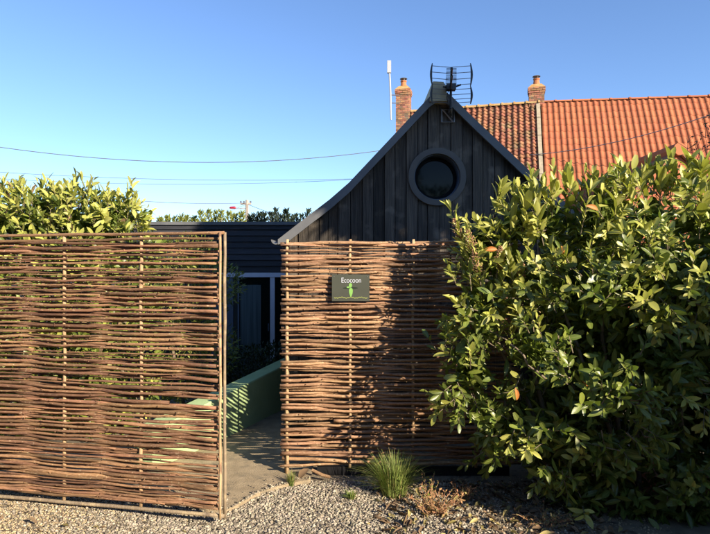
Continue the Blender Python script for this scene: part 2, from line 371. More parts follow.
# ------------------------------------------------------------------ antenna on the gable
def antenna():
    bx, bz, by = X5(448.5), Z5(92), SY-.14
    e = empty('tv_antenna', (bx, by, bz), 'black grid television aerial with many short crossbars bolted to the shed gable peak', 'antenna')
    mb = MB(); mb.tube([(bx-.01, by-.03, bz), (bx-.04, by-.25, bz-.002), (bx-.078, by-.50, bz-.006)], .008, 6)
    mb.tube([(bx-.01, by-.03, bz-.03), (bx-.05, by-.36, bz-.02)], .006, 6); mb.build('boom', M['black'], e)
    for i in range(13):
        t = i/12; y = by-.09-.4*t; x = bx-.016-.064*t; z = bz+.004-.006*t; hw = .050-.008*t
        MB().box(x-hw, x+hw, y-.003, y+.003, z-.001, z+.0025).build('director', M['alu' if i % 2 else 'black'], e)
        if i % 2 == 0: MB().box(x-.009, x+.009, y-.007, y+.007, z-.008, z+.008).build('clip', M['black'], e)
    for nm, zs, in (('reflector', (72, 78, 84, 89.5)), ('reflector', (94, 99, 103.5, 107))):
        mb = MB(); r = M['black']
        for q in zs: mb.tube([(X5(430), by-.02, Z5(q)), (X5(448), by+.02, Z5(q)), (X5(467), by-.02, Z5(q))], .0032, 5)
        ro = mb.build(nm, M['alu'], e)
        for xp in (430, 467):
            s = -1 if xp == 430 else 1; m2 = MB(); n = 8; pr = []
            za, zb = Z5(zs[0]-2.5), Z5(zs[-1]+2)
            for i in range(n+1):
                t = i/n; bul = math.sin(math.pi*t); pr.append(((X5(xp)+s*.012*bul), by-.02, za+(zb-za)*t))
            m2.tube(pr, [.004+.007*math.sin(math.pi*i/n) for i in range(n+1)], 6)
            o = m2.build('side_bar', M['black'], ro); o.location = (0, 0, 0)
    MB().box(bx-.045, bx+.04, by-.04, by+.03, bz-.03, bz+.022).tube([(bx+.03, by, bz), (bx+.09, by-.01, bz+.02)], .008).tube([(bx-.03, by, bz), (bx-.075, by-.01, bz+.0)], .008).build('junction_box', M['black'], e)
    MB().tube([(bx-.002, by, bz+.01), (bx-.002, by, Z5(113))], .012, 8).build('mast', M['black'], e)
    px0, px1, pz0, pz1 = X5(441.5), X5(454), Z5(122.5), Z5(110)
    mb = MB(); y = SY-.012
    mb.tube([(px0, y, pz0), (px1, y, pz0)], .006, 5).tube([(px0, y, pz1), (px1, y, pz1)], .006, 5).tube([(px0, y, pz0), (px0, y, pz1)], .006, 5).tube([(px1, y, pz0), (px1, y, pz1)], .006, 5)
    mb.tube([(px0+.01, y, pz1), (px1-.01, y, pz0)], .009, 5).tube([(bx, by, Z5(112)), (bx, y, Z5(113))], .01, 5).tube([(bx, by, Z5(104)), (bx+.03, y, Z5(118))], .008, 5)
    mb.build('wall_bracket', M['alu'], e)
    mb = MB(); mb.tube([(bx-.02, by, bz-.02), (bx-.045, by-.02, bz-.10), (bx-.02, by, bz-.17), (bx+.02, by+.08, bz-.24)], .004, 5); mb.build('lead', M['black'], e)
antenna()
# ------------------------------------------------------------------ flat roofed building behind
def back_building():
    Y = 9.0; s = Y/F; x0, x1 = -8.2, 1.2
    zt = H+(268-222)*s; zl = H-(271-268)*s; fl = -.36
    e = empty('flat_roofed_annex', (-1.5, Y, fl), 'low flat roofed black clad annex with a glazed door at the end of the path', 'building')
    MB().box(x0, x1, Y-.06, Y+3, zt-.05, zt).build('roof_edge', M['zinc'], e)
    MB().box(x0+.02, x1-.02, Y-.03, Y-.005, zt-.12, zt-.052).build('fascia', M['boardH'], e)
    MB().box(x0+.01, x1-.02, Y+.025, Y+.09, -.36, zt-.06).build('wall_backing', M['boardH'], e)
    z = zt-.125; k = 0
    while z > zl+.05:
        h = .098; mb = MB(); mb.add([(x0, Y-.022, z-h+.004), (x1, Y-.022, z-h+.004), (x1, Y-.004, z), (x0, Y-.004, z), (x0, Y+.02, z-h+.004), (x1, Y+.02, z-h+.004), (x1, Y+.02, z), (x0, Y+.02, z)],
               [(0, 1, 2, 3), (4, 7, 6, 5), (0, 4, 5, 1), (3, 2, 6, 7), (0, 3, 7, 4), (1, 5, 6, 2)])
        mb.build('cladding_board', M['boardH'], e); z -= h
    zb = z
    dx0 = (229-CX)*s-.5; dx1 = (300-CX)*s
    MB().box(dx0, dx1, Y-.05, Y+.02, zb-.075, zb-.003).build('lintel', M['frame'], e)
    MB().box(x0, dx0-.002, Y-.01, Y+.022, fl, zb-.003).build('wall', M['boardH'], e)
    MB().box(dx1+.002, x1, Y-.01, Y+.022, fl, zb-.003).build('wall', M['boardH'], e)
    d = MB().box((238-CX)*s, (239.5-CX)*s, Y-.03, Y+.02, fl, zb-.078).build('glazed_door', M['frameD'], e)
    def sub(mb, nm, m_):
        o = mb.build(nm, m_, d); o.location = (0, 0, 0)
    sub(MB().box((270.5-CX)*s, (275-CX)*s, Y-.04, Y+.02, fl, zb-.078), 'door_post', M['frame'])
    sub(MB().box((229.5-CX)*s-.3, (233.5-CX)*s, Y-.035, Y+.02, fl, zb-.078), 'frame', M['frameD'])
    sub(MB().box((239.5-CX)*s, (270.5-CX)*s, Y-.012, Y-.004, fl, zb-.078), 'pane', M['glass'])
    sub(MB().box((233.5-CX)*s, (238-CX)*s, Y-.012, Y-.004, fl, zb-.078), 'pane', M['glassc'])
    sub(MB().box((275-CX)*s, dx1, Y-.012, Y-.004, fl, zb-.078), 'pane', M['glass'])
    mb = MB(); xx = (240-CX)*s
    for i in range(10):
        mb.add([(xx, Y-.004, fl+.5), (xx+.03, Y-.0045, fl+.5), (xx+.03, Y-.0045, zb-.1), (xx, Y-.004, zb-.1)], [(0, 1, 2, 3)]); xx += .05
    sub(MB().box((240.5-CX)*s, (261-CX)*s, Y-.02, Y-.013, fl+.3, zb-.2), 'curtain', M['curtain'])
    sub(MB().box((268.2-CX)*s, (269-CX)*s, Y-.03, Y-.013, fl+1.0, fl+1.12), 'handle', M['frameD'])
M['glassc'] = mat('blue_glass', (.022, .035, .045), (.018, .028, .038), 4, .1, spec=.5)
back_building()
# ------------------------------------------------------------------ tiled house
def house():
    th = R(15); pit = R(56); Y0 = 21.0; x0 = (538-CX)/F*Y0
    r = Vector((math.cos(th), -math.sin(th), 0)); nv = Vector((math.sin(th), math.cos(th), 0))
    P0 = Vector((x0, Y0, H+(268-101.5)/F*Y0))
    dn = (-nv*math.cos(pit)+Vector((0, 0, -math.sin(pit))))       # down the front slope
    dnb = (nv*math.cos(pit)+Vector((0, 0, -math.sin(pit))))
    nf = Vector((-nv.x*math.sin(pit), -nv.y*math.sin(pit), math.cos(pit)))
    nb = Vector((nv.x*math.sin(pit), nv.y*math.sin(pit), math.cos(pit)))
    e = empty('tiled_house', (P0.x, P0.y, 0), 'long brick house with steep orange and brown pantile roof and two chimneys behind the shed', 'house')
    SL = 5.6
    rR = r+Vector((0, 0, -.042))
    def slope(name, t0, t1, cw, rh, amp, m_, dn_, nf_, off, wob=.0):
        nc = int((t1-t0)/cw+.01); K = 8; rowsn = int(SL/rh)
        ph = np.arange(K+1)/K; prof = np.where(ph < .6, np.sin(np.pi*ph/.6)*amp, -np.sin(np.pi*(ph-.6)/.4)*amp*.35)
        V = []; Fq = []; rv = np.array(rR if t0 > 0 else r); b_ = 0; dv = np.array(dn_); nv_ = np.array(nf_); lift = amp*(.10 if t0 > 0 else .95)
        f0 = np.array([(i, i+K+1, i+K+2, i+1) for i in range(K)]+[(i+K+1, i+2*K+2, i+2*K+3, i+K+2) for i in range(K)])
        for j in range(rowsn):
            for c in range(nc):
                js = rng.normal()*wob*2; jn = abs(rng.normal())*wob*.6; jt = rng.normal()*wob*.5
                tt = t0+(c+ph)*cw+jt
                for (s_, h_) in ((j*rh-.02, -.004), ((j+1)*rh+js, lift+jn), ((j+1)*rh+js+.002, lift*.15)):
                    V.append(np.array(P0)[None]+tt[:, None]*rv+s_*dv+(prof+h_+off+c*.0)[:, None]*nv_)
                Fq.append(f0+b_); b_ += 3*(K+1)
        V = np.concatenate(V); Fq = np.concatenate(Fq)
        me = fastmesh(name, V, Fq, m_, smooth=False); o = obj(name, me, e); o['kind'] = 'stuff'; return o
    slope('roof_tiles', .10, 15, .2, .33, .032, M['tileR'], dn, nf, 0, .004)
    slope('roof_tiles', -4.81, -.08, .215, .17, .05, M['tileL'], dn, nf, -.03, .008)
    def quad(name, a, b, dd, m_, off=-.12, th_=.05, nn=nf):
        A = P0+(rR if a > 0 or b > 1 else r)*a+nn*off; B = P0+(rR if b > 1 else r)*b+nn*off; v = [A, B, B+dd*SL, A+dd*SL]; v += [p_-nn*th_ for p_ in v]
        obj(name, mesh(name, v, [(3, 2, 1, 0), (4, 5, 6, 7), (0, 1, 5, 4), (1, 2, 6, 5), (2, 3, 7, 6), (3, 0, 4, 7)], m_), e)
    quad('roof_deck', -4.8, 0, dn, M['dark']); quad('rear_roof', -4.8, 0, dnb, M['tileL'], -.02, .05, nb); quad('roof_deck', 0.01, 15, dn, M['dark']); quad('rear_roof', 0.01, 15, dnb, M['tileL'], -.02, .05, nb)
    # pale verge strip between the two roofs
    A = P0+r*-.07; B = P0+r*.06; n_ = 12
    for i in range(n_):
        a = A+dn*(SL*i/n_)+nf*(.05+.01*(i % 2)); b = B+dn*(SL*i/n_)+nf*(.05+.01*(i % 2)); c = b+dn*(SL/n_-.01); d = a+dn*(SL/n_-.01)
        v = [a, b, c, d]; v += [p_-nf*.12 for p_ in v]
        obj('verge_tile', mesh('verge_tile', v, [(3, 2, 1, 0), (4, 5, 6, 7), (0, 1, 5, 4), (1, 2, 6, 5), (2, 3, 7, 6), (3, 0, 4, 7)], M['mortar']), e)
    # ridge tiles
    def rt(t0, t1, m_, rad, dz):
        pr = []; n = 8
        v = []; f = []
        for s_, rr_ in ((t0, rad), (t1-.07, rad*.94), (t1-.065, rad*1.22), (t1, rad*1.22)):
            for i in range(n+1):
                a = math.pi*i/n; p_ = P0+(rR if t0 > 0 else r)*s_+nv*(-math.cos(a)*rr_)+Vector((0, 0, math.sin(a)*rr_*.75+dz)); v.append(p_)
        for q in range(3):
            for i in range(n): a = q*(n+1)+i; f.append((a, a+1, a+n+2, a+n+1))
        f.append(tuple(range(n+1))); f.append(tuple(range(3*(n+1), 4*(n+1)))[::-1])
        return mesh('ridge_tile', v, f, m_)
    t = .02
    while t < 14: obj('ridge_tile', rt(t, t+.63, M['ridget'], .10, -.045), e); t += .632
    t = -4.8
    while t < -.2: obj('ridge_tile', rt(t, t+.44, M['lichen'], .15, -.08), e); t += .442
    # walls
    run = SL*math.cos(pit)-.25; ez = P0.z-SL*math.sin(pit)
    def wl(a, b, ya, yb, zt):
        v = []
        for z in (0-.05, zt):
            for (q, w_) in ((a, ya), (b, ya), (b, yb), (a, yb)): p_ = P0+r*q+nv*w_; v.append((p_.x, p_.y, z))
        return v, [(0, 3, 2, 1), (4, 5, 6, 7), (0, 1, 5, 4), (1, 2, 6, 5), (2, 3, 7, 6), (3, 0, 4, 7)]
    v, f = wl(-4.8, 14.9, -run, run, ez-.4); obj('wall', mesh('wall', v, f, M['wall']), e)
    for q in (-4.8, 14.7):   # gable triangles
        v = []
        for dq in (0, .2):
            for (w_, z) in ((-run, ez+.2), (run, ez+.2), (0, P0.z-.25)): p_ = P0+r*(q+dq)+nv*w_; v.append((p_.x, p_.y, z-(.65 if q > 1 else 0)))
        obj('gable_wall', mesh('gable_wall', v, [(0, 1, 2), (3, 5, 4), (0, 3, 4, 1), (1, 4, 5, 2), (2, 5, 3, 0)], M['wall']), e)
    for q in (1.2, 4.5, 8, 11.5, -3):
        v, f = wl(q, q+1.1, -run-.03, -run+.02, 0); v = [(x, y, (.9 if i < 4 else 2.2)) for i, (x, y, z) in enumerate(v)]
        wn = obj('window', mesh('window', v, f, M['white']), e)
        v, f = wl(q+.08, q+1.02, -run-.035, -run, 0); v = [(x, y, (.98 if i < 4 else 2.12)) for i, (x, y, z) in enumerate(v)]
        o = obj('pane', mesh('pane', v, f, M['glass']), wn); o.location = (0, 0, 0)
    # chimneys
    def chimney(t, back, zt, wdt, lab):
        c = P0+r*t+nv*back; zb = P0.z-(1.2 if t > -1 else 4.5); h = zt-zb
        core = MB(); core.box(-wdt/2+.012, wdt/2-.012, -.21, .21, 0, h)
        me = core; o = obj('chimney', mesh('chimney', me.v, me.f, M['mortar']), e, world=False); o.location = Vector((c.x, c.y, zb))-e.location; o.rotation_euler.z = -th
        if lab: o['label'] = lab
        bm = MB(); z = 0; k = 0
        while z < h-.07:
            ex = .0
            if z > h-.20: ex = .035
            elif z > h-.27: ex = .02
            hw, hd = wdt/2+ex, .22+ex; nb_ = 3; bw = 2*hw/nb_; sh = (k % 2)*bw/2
            for side in (0, 1):
                y0, y1 = (-hd, -hd+.1) if side == 0 else (hd-.1, hd)
                x = -hw-sh
                while x < hw-.01:
                    a, b = max(x, -hw)+.006, min(x+bw, hw)-.006
                    if b-a > .02: jj = random.uniform(-.004, .004); bm.box(a, b, y0+jj, y1+jj, z+.006, z+.066)
                    x += bw
            for sx in (-1, 1):
                for (ya, yb) in ((-hd+.108, -.006), (.006, hd-.108)):
                    xa, xb = sorted((sx*hw, sx*(hw-.1))); bm.box(xa, xb, ya, yb, z+.006, z+.066)
            z += .075; k += 1
        o2 = bm.build('brickwork', M['brick'], o, world=False); o2['kind'] = 'stuff'
        hw = wdt/2+.03; cp = MB(); cp.add([(-hw, -.25, h-.02), (hw, -.25, h-.02), (hw, .25, h-.02), (-hw, .25, h-.02), (-hw*.55, -.14, h+.13), (hw*.55, -.14, h+.13), (hw*.55, .14, h+.13), (-hw*.55, .14, h+.13)],
               [(0, 3, 2, 1), (4, 5, 6, 7), (0, 1, 5, 4), (1, 2, 6, 5), (2, 3, 7, 6), (3, 0, 4, 7)]); cp.build('mortar_cap', M['lichen'], o, world=False)
        MB().tube([(0, 0, h+.05), (0, 0, h+.16), (0, 0, h+.30), (0, 0, h+.33), (0, 0, h+.36)], [.13, .125, .105, .125, .125], 12).build('chimney_pot', M['pot'], o, world=False)
        mb = MB().tube([(0, 0, h+.44), (0, 0, h+.46)], [.15, .13], 12)
        for q in range(4): a = q*math.pi/2+.4; mb.tube([(.1*math.cos(a), .1*math.sin(a), h+.34), (.11*math.cos(a), .11*math.sin(a), h+.45)], .012, 4)
        mb.build('cowl', M['zinc'], o, world=False)
        return o
    chimney(-.05, .1, H+(268-87)/F*21-.02, .56, 'squat brick chimney stack between the two tiled roofs')
    chimney(-5.1, .0, H+(268-90)/F*22.3, .56, 'taller brick chimney stack showing left of the shed peak')
    return P0, r, nv
P0, rdir, nvv = house()
# small wing roof seen over the laurel
def wing():
    Y = 15.0; s = Y/F; cx = (679-CX)*s; za = H+(268-148.5)*s
    e = empty('brick_outbuilding', (cx, Y, 0), 'orange tiled outbuilding peak poking up just above the laurel by the right edge', 'building')
    hw, ze = 1.9, za-1.75
    MB().prism([(cx-hw+.1, -.05), (cx+hw-.1, -.05), (cx+hw-.1, ze), (cx, za-.12), (cx-hw+.1, ze)], Y+.1, Y+3.2).build('gable_wall', M['tileR'], e)
    for sgn in (-1, 1):
        a = (cx, za); b = (cx+sgn*hw, ze); poly = [a, b, (b[0], b[1]-.09), (a[0], a[1]-.09)]
        MB().prism(poly, Y, Y+3.2).build('roof', M['tileL'], e)
    MB().tube([(cx, Y-.05, za-.02), (cx, Y+3.3, za-.02)], .17, 10).build('ridge_tile', M['ridget'], e)
wing()
# mast left of the chimney
def mast():
    Y = 22.0; s = Y/F; x = (390.5-CX)*s
    e = empty('mast_aerial', (x, Y, H+148*s), 'thin white mast aerial standing upright left of the brick chimney', 'antenna')
    MB().tube([(x-.045, Y, H+(268-70)*s), (x, Y, H+(268-95)*s), (x+.02, Y, H+(268-120)*s)], [.036, .036, .03], 8).build('mast', M['white'], e)
    MB().box(x-.13, x+.02, Y-.06, Y+.06, H+(268-73)*s, H+(268-61)*s).build('aerial_head', M['white'], e)
    for py in (95, 103):
        MB().tube([(x-.02, Y, H+(268-py)*s), (x+.35, Y+.05, H+(268-py)*s)], .02, 5).build('bracket', M['alu'], e)
mast()
# ------------------------------------------------------------------ utility pole and wires
def upole():
    Y = 46; s = Y/F; x = (247-CX)*s; zt = H+(268-200)*s
    e = empty('utility_pole', (x, Y, 0), 'distant pale utility pole with crossarm and a small red street lamp above the hedge tops', 'pole')
    MB().tube([(x, Y, -.5), (x, Y, zt)], [.2, .13], 8).build('post', M['pole'], e)
    MB().box(x-.55, x+.35, Y-.07, Y+.07, zt-.38, zt-.24).build('crossarm', M['pole'], e)
    for dx in (-.5, -.25, .3): MB().tube([(x+dx, Y, zt-.24), (x+dx, Y, zt-.08)], .07, 6).build('insulator', M['cable'], e)
    MB().tube([(x, Y, zt-.72), (x-.9, Y, zt-.66)], .035, 5).build('lamp_arm', M['pole'], e)
    MB().tube([(x-1.45, Y, zt-.66), (x-1.35, Y, zt-.63), (x-1.0, Y, zt-.62), (x-.88, Y, zt-.66)], [.04, .10, .11, .05], 8).build('lamp_head', M['red'], e)
upole()
def wire(p, q, sag, r, lab, grp=None, n=28):
    p, q = Vector(p), Vector(q); pts = []
    for i in range(n+1):
        t = i/n; v = p.lerp(q, t); v.z -= sag*4*t*(1-t); pts.append(v)
    o = MB().tube(pts, r, 5).build('overhead_wire', M['cable']); tag(o, lab, 'wire', grp)
wire(W(-260, 90, 16), W(395, 148.5, 19), 1.13, .012, 'thick lone overhead cable sagging left of the shed peak', 'overhead wires in the sky')
wire(W(-200, 153.6, 26), W(460, 175, 24), .63, .010, 'upper of the two close thin wires in the pale sky', 'overhead wires in the sky')
wire(W(-200, 160, 27), W(460, 172, 26), .84, .009, 'lower of the two close thin wires in the pale sky', 'overhead wires in the sky')
wire(W(40, 190, 38), W(247, 203, 46), .35, .022, 'wire running from the left hedge top to the distant pole', 'overhead wires in the sky')
wire(W(247, 204, 46), W(330, 232, 38), .1, .02, 'wire dropping rightwards from the distant pole toward the shed eave', 'overhead wires in the sky')
wire(W(247, 204, 46), W(196, 221, 40), .1, .016, 'faint wire dropping leftwards from the distant pole', 'overhead wires in the sky')
wire(W(530, 155, 19.6), W(760, 96, 16), .30, .014, 'thin dark cable crossing in front of the orange tiled roof', 'overhead wires in the sky')
# ------------------------------------------------------------------ wattle panels
def hurdle(P, d, L, zb, zt, rods, posts, rod_m, name, label, seed, rrad, jut, thin_frac=.3, cut=None, dens=1.0, post_r=.016):
    """P start (x,y) , d unit direction, rods laid along d; posts list of distances"""
    rr = random.Random(seed); d = Vector((d[0], d[1], 0)).normalized(); nn = Vector((-d.y, d.x, 0))
    e = empty(name, (P[0], P[1], 0), label, 'fence')
    ang = math.atan2(d.y, d.x); e.rotation_euler.z = ang
    sp = posts[1]-posts[0]
    for k in range(rods):
        u = (k+.5)/rods
        z0 = zb+(zt-zb)*(u**dens)+rr.uniform(-.18, .18)*(zt-zb)/rods
        small = rr.random() < thin_frac
        rad = rrad*(rr.uniform(.5, .72) if small else rr.uniform(.85, 1.18))
        a, b = -rr.uniform(*jut), L+rr.uniform(*jut)
        if rr.random() < .13:
            if rr.random() < .5: b = rr.uniform(.45, .9)*L
            else: a = rr.uniform(.1, .5)*L
        flip = rr.random() < .5; n = 30; pts = []; rads = []; sd_ = rr.uniform(0, 99)
        tilt = rr.uniform(-.012, .012); ph = k % 2
        slack = rr.uniform(.5, 1.3); slack2 = rr.uniform(.75, 1.1)
        for i in range(n+1):
            t = i/n; s_ = a+(b-a)*t
            w_ = math.cos(math.pi*((s_-posts[0])/sp+ph))*(post_r*.8+rad*.75)*slack2
            zz = z0+tilt*(t-.5)*2+.010*noise.noise(Vector((s_*1.7, sd_, 0)))*slack+.007*noise.noise(Vector((s_*5, sd_, 5)))+.003*noise.noise(Vector((s_*19, sd_, 8)))
            pts.append((s_, -w_+.003*noise.noise(Vector((s_*9, sd_, 2))), zz))
            tp = (1-t) if flip else t
            kn = 1+.35*max(0, noise.noise(Vector((s_*14, sd_, 1))))-.12*max(0, noise.noise(Vector((s_*5, sd_, 31))))
            rads.append(rad*(1.12-.42*tp)*kn)
        mb = MB().tube(pts, rads, 6)
        # side shoot stubs
        for _ in range(rr.randint(2, 8)):
            i = rr.randint(2, n-3); q = Vector(pts[i]); dd = Vector((rr.choice((-1, 1))*.02, -rr.uniform(.006, .014)-rads[i], rr.uniform(-.006, .014)))
            mb.tube([q, q+dd], [rads[i]*.42, rads[i]*.3], 4)
        mb.build('woven_rod', rod_m, e, smooth=True, world=False)
    return e
# right fixed panel
YR = 4.44; sR = YR/F
xl = (283-CX)*sR
pR = [(287-283)*sR, (350-283)*sR, (413-283)*sR, (476-283)*sR, (539-283)*sR]
zbR, ztR = H-(466-CX*0-268)*sR, H-(240-268)*sR
def right_panel():
    e = hurdle((xl, YR), (1, 0), 1.86, zbR+.012, ztR-.01, 90, pR, M['rodR'], 'woven_fence_panel',
               'fixed woven hazel rod panel in front of the black shed carrying the small sign', 5, .0120, (.006, .024), thin_frac=.15)
    for q in pR:
        rr = random.Random(q); pts = [(q+rr.uniform(-.004, .004), 0, z) for z in np.linspace((-.02 if q == pR[0] else zbR-.01), ztR+.004, 12)]
        MB().tube(pts, [.0125*(1+rr.uniform(-.1, .12)) for _ in pts], 8).build('upright_stake', M['stake'], e, smooth=True, world=False)
    MB().box(.27, 1.8, .02, .045, -.02, zbR-.012).build('base_strip', M['black'], e, world=False)  # plain black strip across the gap below the rods
    MB().box(pR[0]-.022, pR[0]+.012, .016, .05, -.1, 1.0).build('support_post', M['stakeG'], e, world=False)
right_panel()
# left gate panel, swung toward the viewer
A = Vector((-.825, 3.55)); B = Vector((-2.45, 3.86)); dL = (A-B).normalized(); LL = 2.55; St = A-dL*LL
zbL, ztL = H-(516.5-268)/F*3.55, H+(268-233)/F*3.55
def left_panel():
    pp = []
    sp = (B-A).length/2.62*1.0
    e0 = LL-.018
    posts = [e0-.565*k for k in range(5)][::-1]
    e = hurdle((St.x, St.y), (dL.x, dL.y), LL-.035, zbL+.05, ztL-.03, 118, posts, M['rodL'], 'woven_gate_panel',
               'open woven willow rod gate panel leaning out over the gravel on the left', 9, .0108, (-.02, .0), thin_frac=.34, dens=1.22)
    rr = random.Random(4)
    for q in posts[:-1]:
        pts = [(q+rr.uniform(-.004, .004), 0, z) for z in np.linspace(zbL+.01, ztL-.004, 12)]
        MB().tube(pts, [.0118*(1+rr.uniform(-.12, .12)) for _ in pts], 8).build('upright_stake', M['stake'], e, smooth=True, world=False)
    # frame
    q = LL-.012
    for (dx, dy, m_, r_) in ((-.010, -.020, 'stake', .0088), (.010, .004, 'stakeG', .0100)):
        pts = [(q+dx+rr.uniform(-.002, .002), dy, z) for z in np.linspace(zbL-.012, ztL+.004, 14)]
        MB().tube(pts, [r_*(1+rr.uniform(-.1, .1)) for _ in pts], 8).build('end_post', M[m_], e, smooth=True, world=False)
    for (z, m_, r_) in ((ztL, 'rodL', .0105), (zbL+.006, 'stakeG', .0125)):
        pts = [(s_, -.008, z+.004*noise.noise(Vector((s_*3, z, 0)))) for s_ in np.linspace(0, LL-.0, 24)]
        MB().tube(pts, [r_*(1+.12*noise.noise(Vector((p_[0]*9, 0, z)))) for p_ in pts], 8).build('frame_rod', M[m_], e, smooth=True, world=False)
left_panel()
# sign
def sign():
    Y = YR-.052; s = Y/F
    x0, x1, z0, z1 = (332-CX)*s, (369.5-CX)*s, H-(301-268)*s, H-(274.5-268)*s
    e = empty('house_sign', ((x0+x1)/2, Y, (z0+z1)/2), 'small dark grey green name sign fixed to the woven panel', 'sign')
    me = MB().box(x0, x1, Y-.004, Y+.006, z0, z1); me.build('sign_plate', M['sign'], e)
    for (px, py) in ((334, 276.5), (367.5, 276.5), (334, 299), (367.5, 299)):
        MB().tube([((px-CX)*s, Y-.007, H-(py-268)*s), ((px-CX)*s, Y+.02, H-(py-268)*s)], .0035, 8).build('screw', M['alu'], e)
    cu = bpy.data.curves.new('lettering', 'FONT'); cu.body = 'Ecocoon'; cu.size = .064; cu.extrude = .0006; cu.align_x = 'LEFT'
    to = bpy.data.objects.new('tmp', cu); C.objects.link(to); bpy.context.view_layer.update()
    dg = bpy.context.evaluated_depsgraph_get(); m_ = bpy.data.meshes.new_from_object(to.evaluated_get(dg)); bpy.data.objects.remove(to)
    m_.name = 'lettering'; m_.materials.clear(); m_.materials.append(M['signw'])
    co = [v.co.x for v in m_.vertices]; wd = max(co)-min(co); k = (361-341.5)*s/wd
    for v in m_.vertices: v.co = Vector(((341.5-CX)*s+(v.co.x-min(co))*k, Y-.0065-v.co.z, H-(282.6-268)*s+v.co.y*k*1.25))
    obj('lettering', m_, e)
    def ell(cx, cz, a, b, nm, m2, dy, sh=None, n=20):
        pts = []
        for i in range(n):
            t = 2*math.pi*i/n; rx = a*(1 if sh is None else sh(math.sin(t))); pts.append((cx+rx*math.cos(t), cz+b*math.sin(t)))
        MB().prism(pts, Y-.0055-dy, Y-.003).build(nm, m2, e)
    cx = (350.5-CX)*s
    ell(cx, H-(288-268)*s, 7.5*s, 1.1*s, 'emblem', M['signd'], 0)
    ell(cx+.003, H-(292.3-268)*s, 2.4*s, 4.6*s, 'emblem', M['signg'], .0008, lambda q: .75+.3*q)
    ell(cx, H-(285.3-268)*s, 1.6*s, 2.3*s, 'emblem', M['signg'], .0016)
    ell(cx-.018, H-(287.2-268)*s, 1.6*s, .8*s, 'emblem', M['signg'], .0008)
    mb = MB(); n = 44
    for i in range(n):
        xa = (334+33.5*i/n-CX)*s; zz = H-(297.6+.45*math.sin(i*.5)+.3*math.sin(i*1.7)-268)*s
        mb.box(xa, xa+.8*33.5/n*s, Y-.0054, Y-.0035, zz-.0022, zz+.0022)
    mb.build('wavy_line', M['signy'], e)
sign()
# ------------------------------------------------------------------ foliage machinery
def leaf_template(curl=.18, fold=.22, width=.36, nseg=5, point=1.0):
    V = []; UV = []
    for i in range(nseg+1):
        t = i/nseg; w_ = width*(math.sin(math.pi*min(1, (t**1.25)*.93+.05))**.7)*(.5)
        if i == 0: w_ = .03
        if i == nseg: w_ = .012*point
        z = -curl*t*t
        for k, u in ((-1, 0), (0, .5), (1, 1)): V.append((k*w_, t, z+abs(k)*w_*fold)); UV.append((u, t))
    Fq = []
    for i in range(nseg):
        for k in range(2): a = i*3+k; Fq.append((a, a+1, a+4, a+3))
    return np.array(V), np.array(Fq), np.array(UV)
LT = [leaf_template(.16, .25, .35), leaf_template(.30, .12, .40), leaf_template(.05, .5, .31), leaf_template(-.12, .3, .36), leaf_template(.50, .3, .33), leaf_template(.25, .9, .34), leaf_template(.10, .15, .43, 5, 8)]
LTn = [leaf_template(c, f_, .26) for c, f_ in ((.1, .3), (.25, .2), (-.05, .4))]
LTs = [leaf_template(.15, .3, .5, 2), leaf_template(.3, .2, .45, 2)]
LTd = [leaf_template(.5, .9, .42), leaf_template(-.3, 1.1, .42), leaf_template(.8, .4, .4)]
def mats_from(pos, axis, nrm, size):
    a = axis/np.linalg.norm(axis, axis=1, keepdims=True); s_ = np.cross(a, nrm); ln = np.linalg.norm(s_, axis=1, keepdims=True); s_ = np.where(ln > 1e-4, s_/np.maximum(ln, 1e-6), np.array([[1, 0, 0]])); n_ = np.cross(s_, a)
    return np.stack([s_*size[:, None], a*size[:, None], n_*size[:, None]], 2), pos
def leaf_cloud(name, T, mt, pos, tmpl, mats, mi, parent=None, world=True):
    VV, FF, UU, MI = [], [], [], []; b = 0
    ids = rng.integers(0, len(tmpl), len(pos))
    for q, (v, f, u) in enumerate(tmpl):
        s_ = np.where(ids == q)[0]
        if not len(s_): continue
        V = np.einsum('nij,kj->nki', mt[s_], v)+pos[s_][:, None]
        VV.append(V.reshape(-1, 3)); F_ = (f[None]+(np.arange(len(s_))*len(v))[:, None, None]).reshape(-1, 4)+b; FF.append(F_)
        UU.append(np.tile(u, (len(s_), 1))); MI.append(np.repeat(mi[s_], len(f))); b += len(s_)*len(v)
    me = fastmesh(name, np.concatenate(VV), np.concatenate(FF), mats, np.concatenate(UU), True, np.concatenate(MI))
    o = obj(name, me, parent, world=world); o['kind'] = 'stuff'; return o
def unit(v): return v/np.maximum(np.linalg.norm(v, axis=-1, keepdims=True), 1e-9)
def surf_points(sph, n, margin=.75, jitter=.06, zmin=.03):
    sph = np.array(sph); area = sph[:, 3]**2; out = []; nor = []
    while sum(len(o_) for o_ in out) < n:
        k = rng.choice(len(sph), 4000, p=area/area.sum()); d = unit(rng.normal(size=(4000, 3)))
        c = sph[k, :3]; r_ = sph[k, 3]; p_ = c+d*(r_*(1+rng.uniform(-jitter*3, jitter, 4000)))[:, None]
        dist = np.linalg.norm(p_[:, None]-sph[None, :, :3], axis=2)/sph[None, :, 3]; dist[np.arange(4000), k] = 9
        ok = (dist.min(1) > margin) & (p_[:, 2] > zmin); out.append(p_[ok]); nor.append(d[ok])
    return np.concatenate(out)[:n], np.concatenate(nor)[:n]
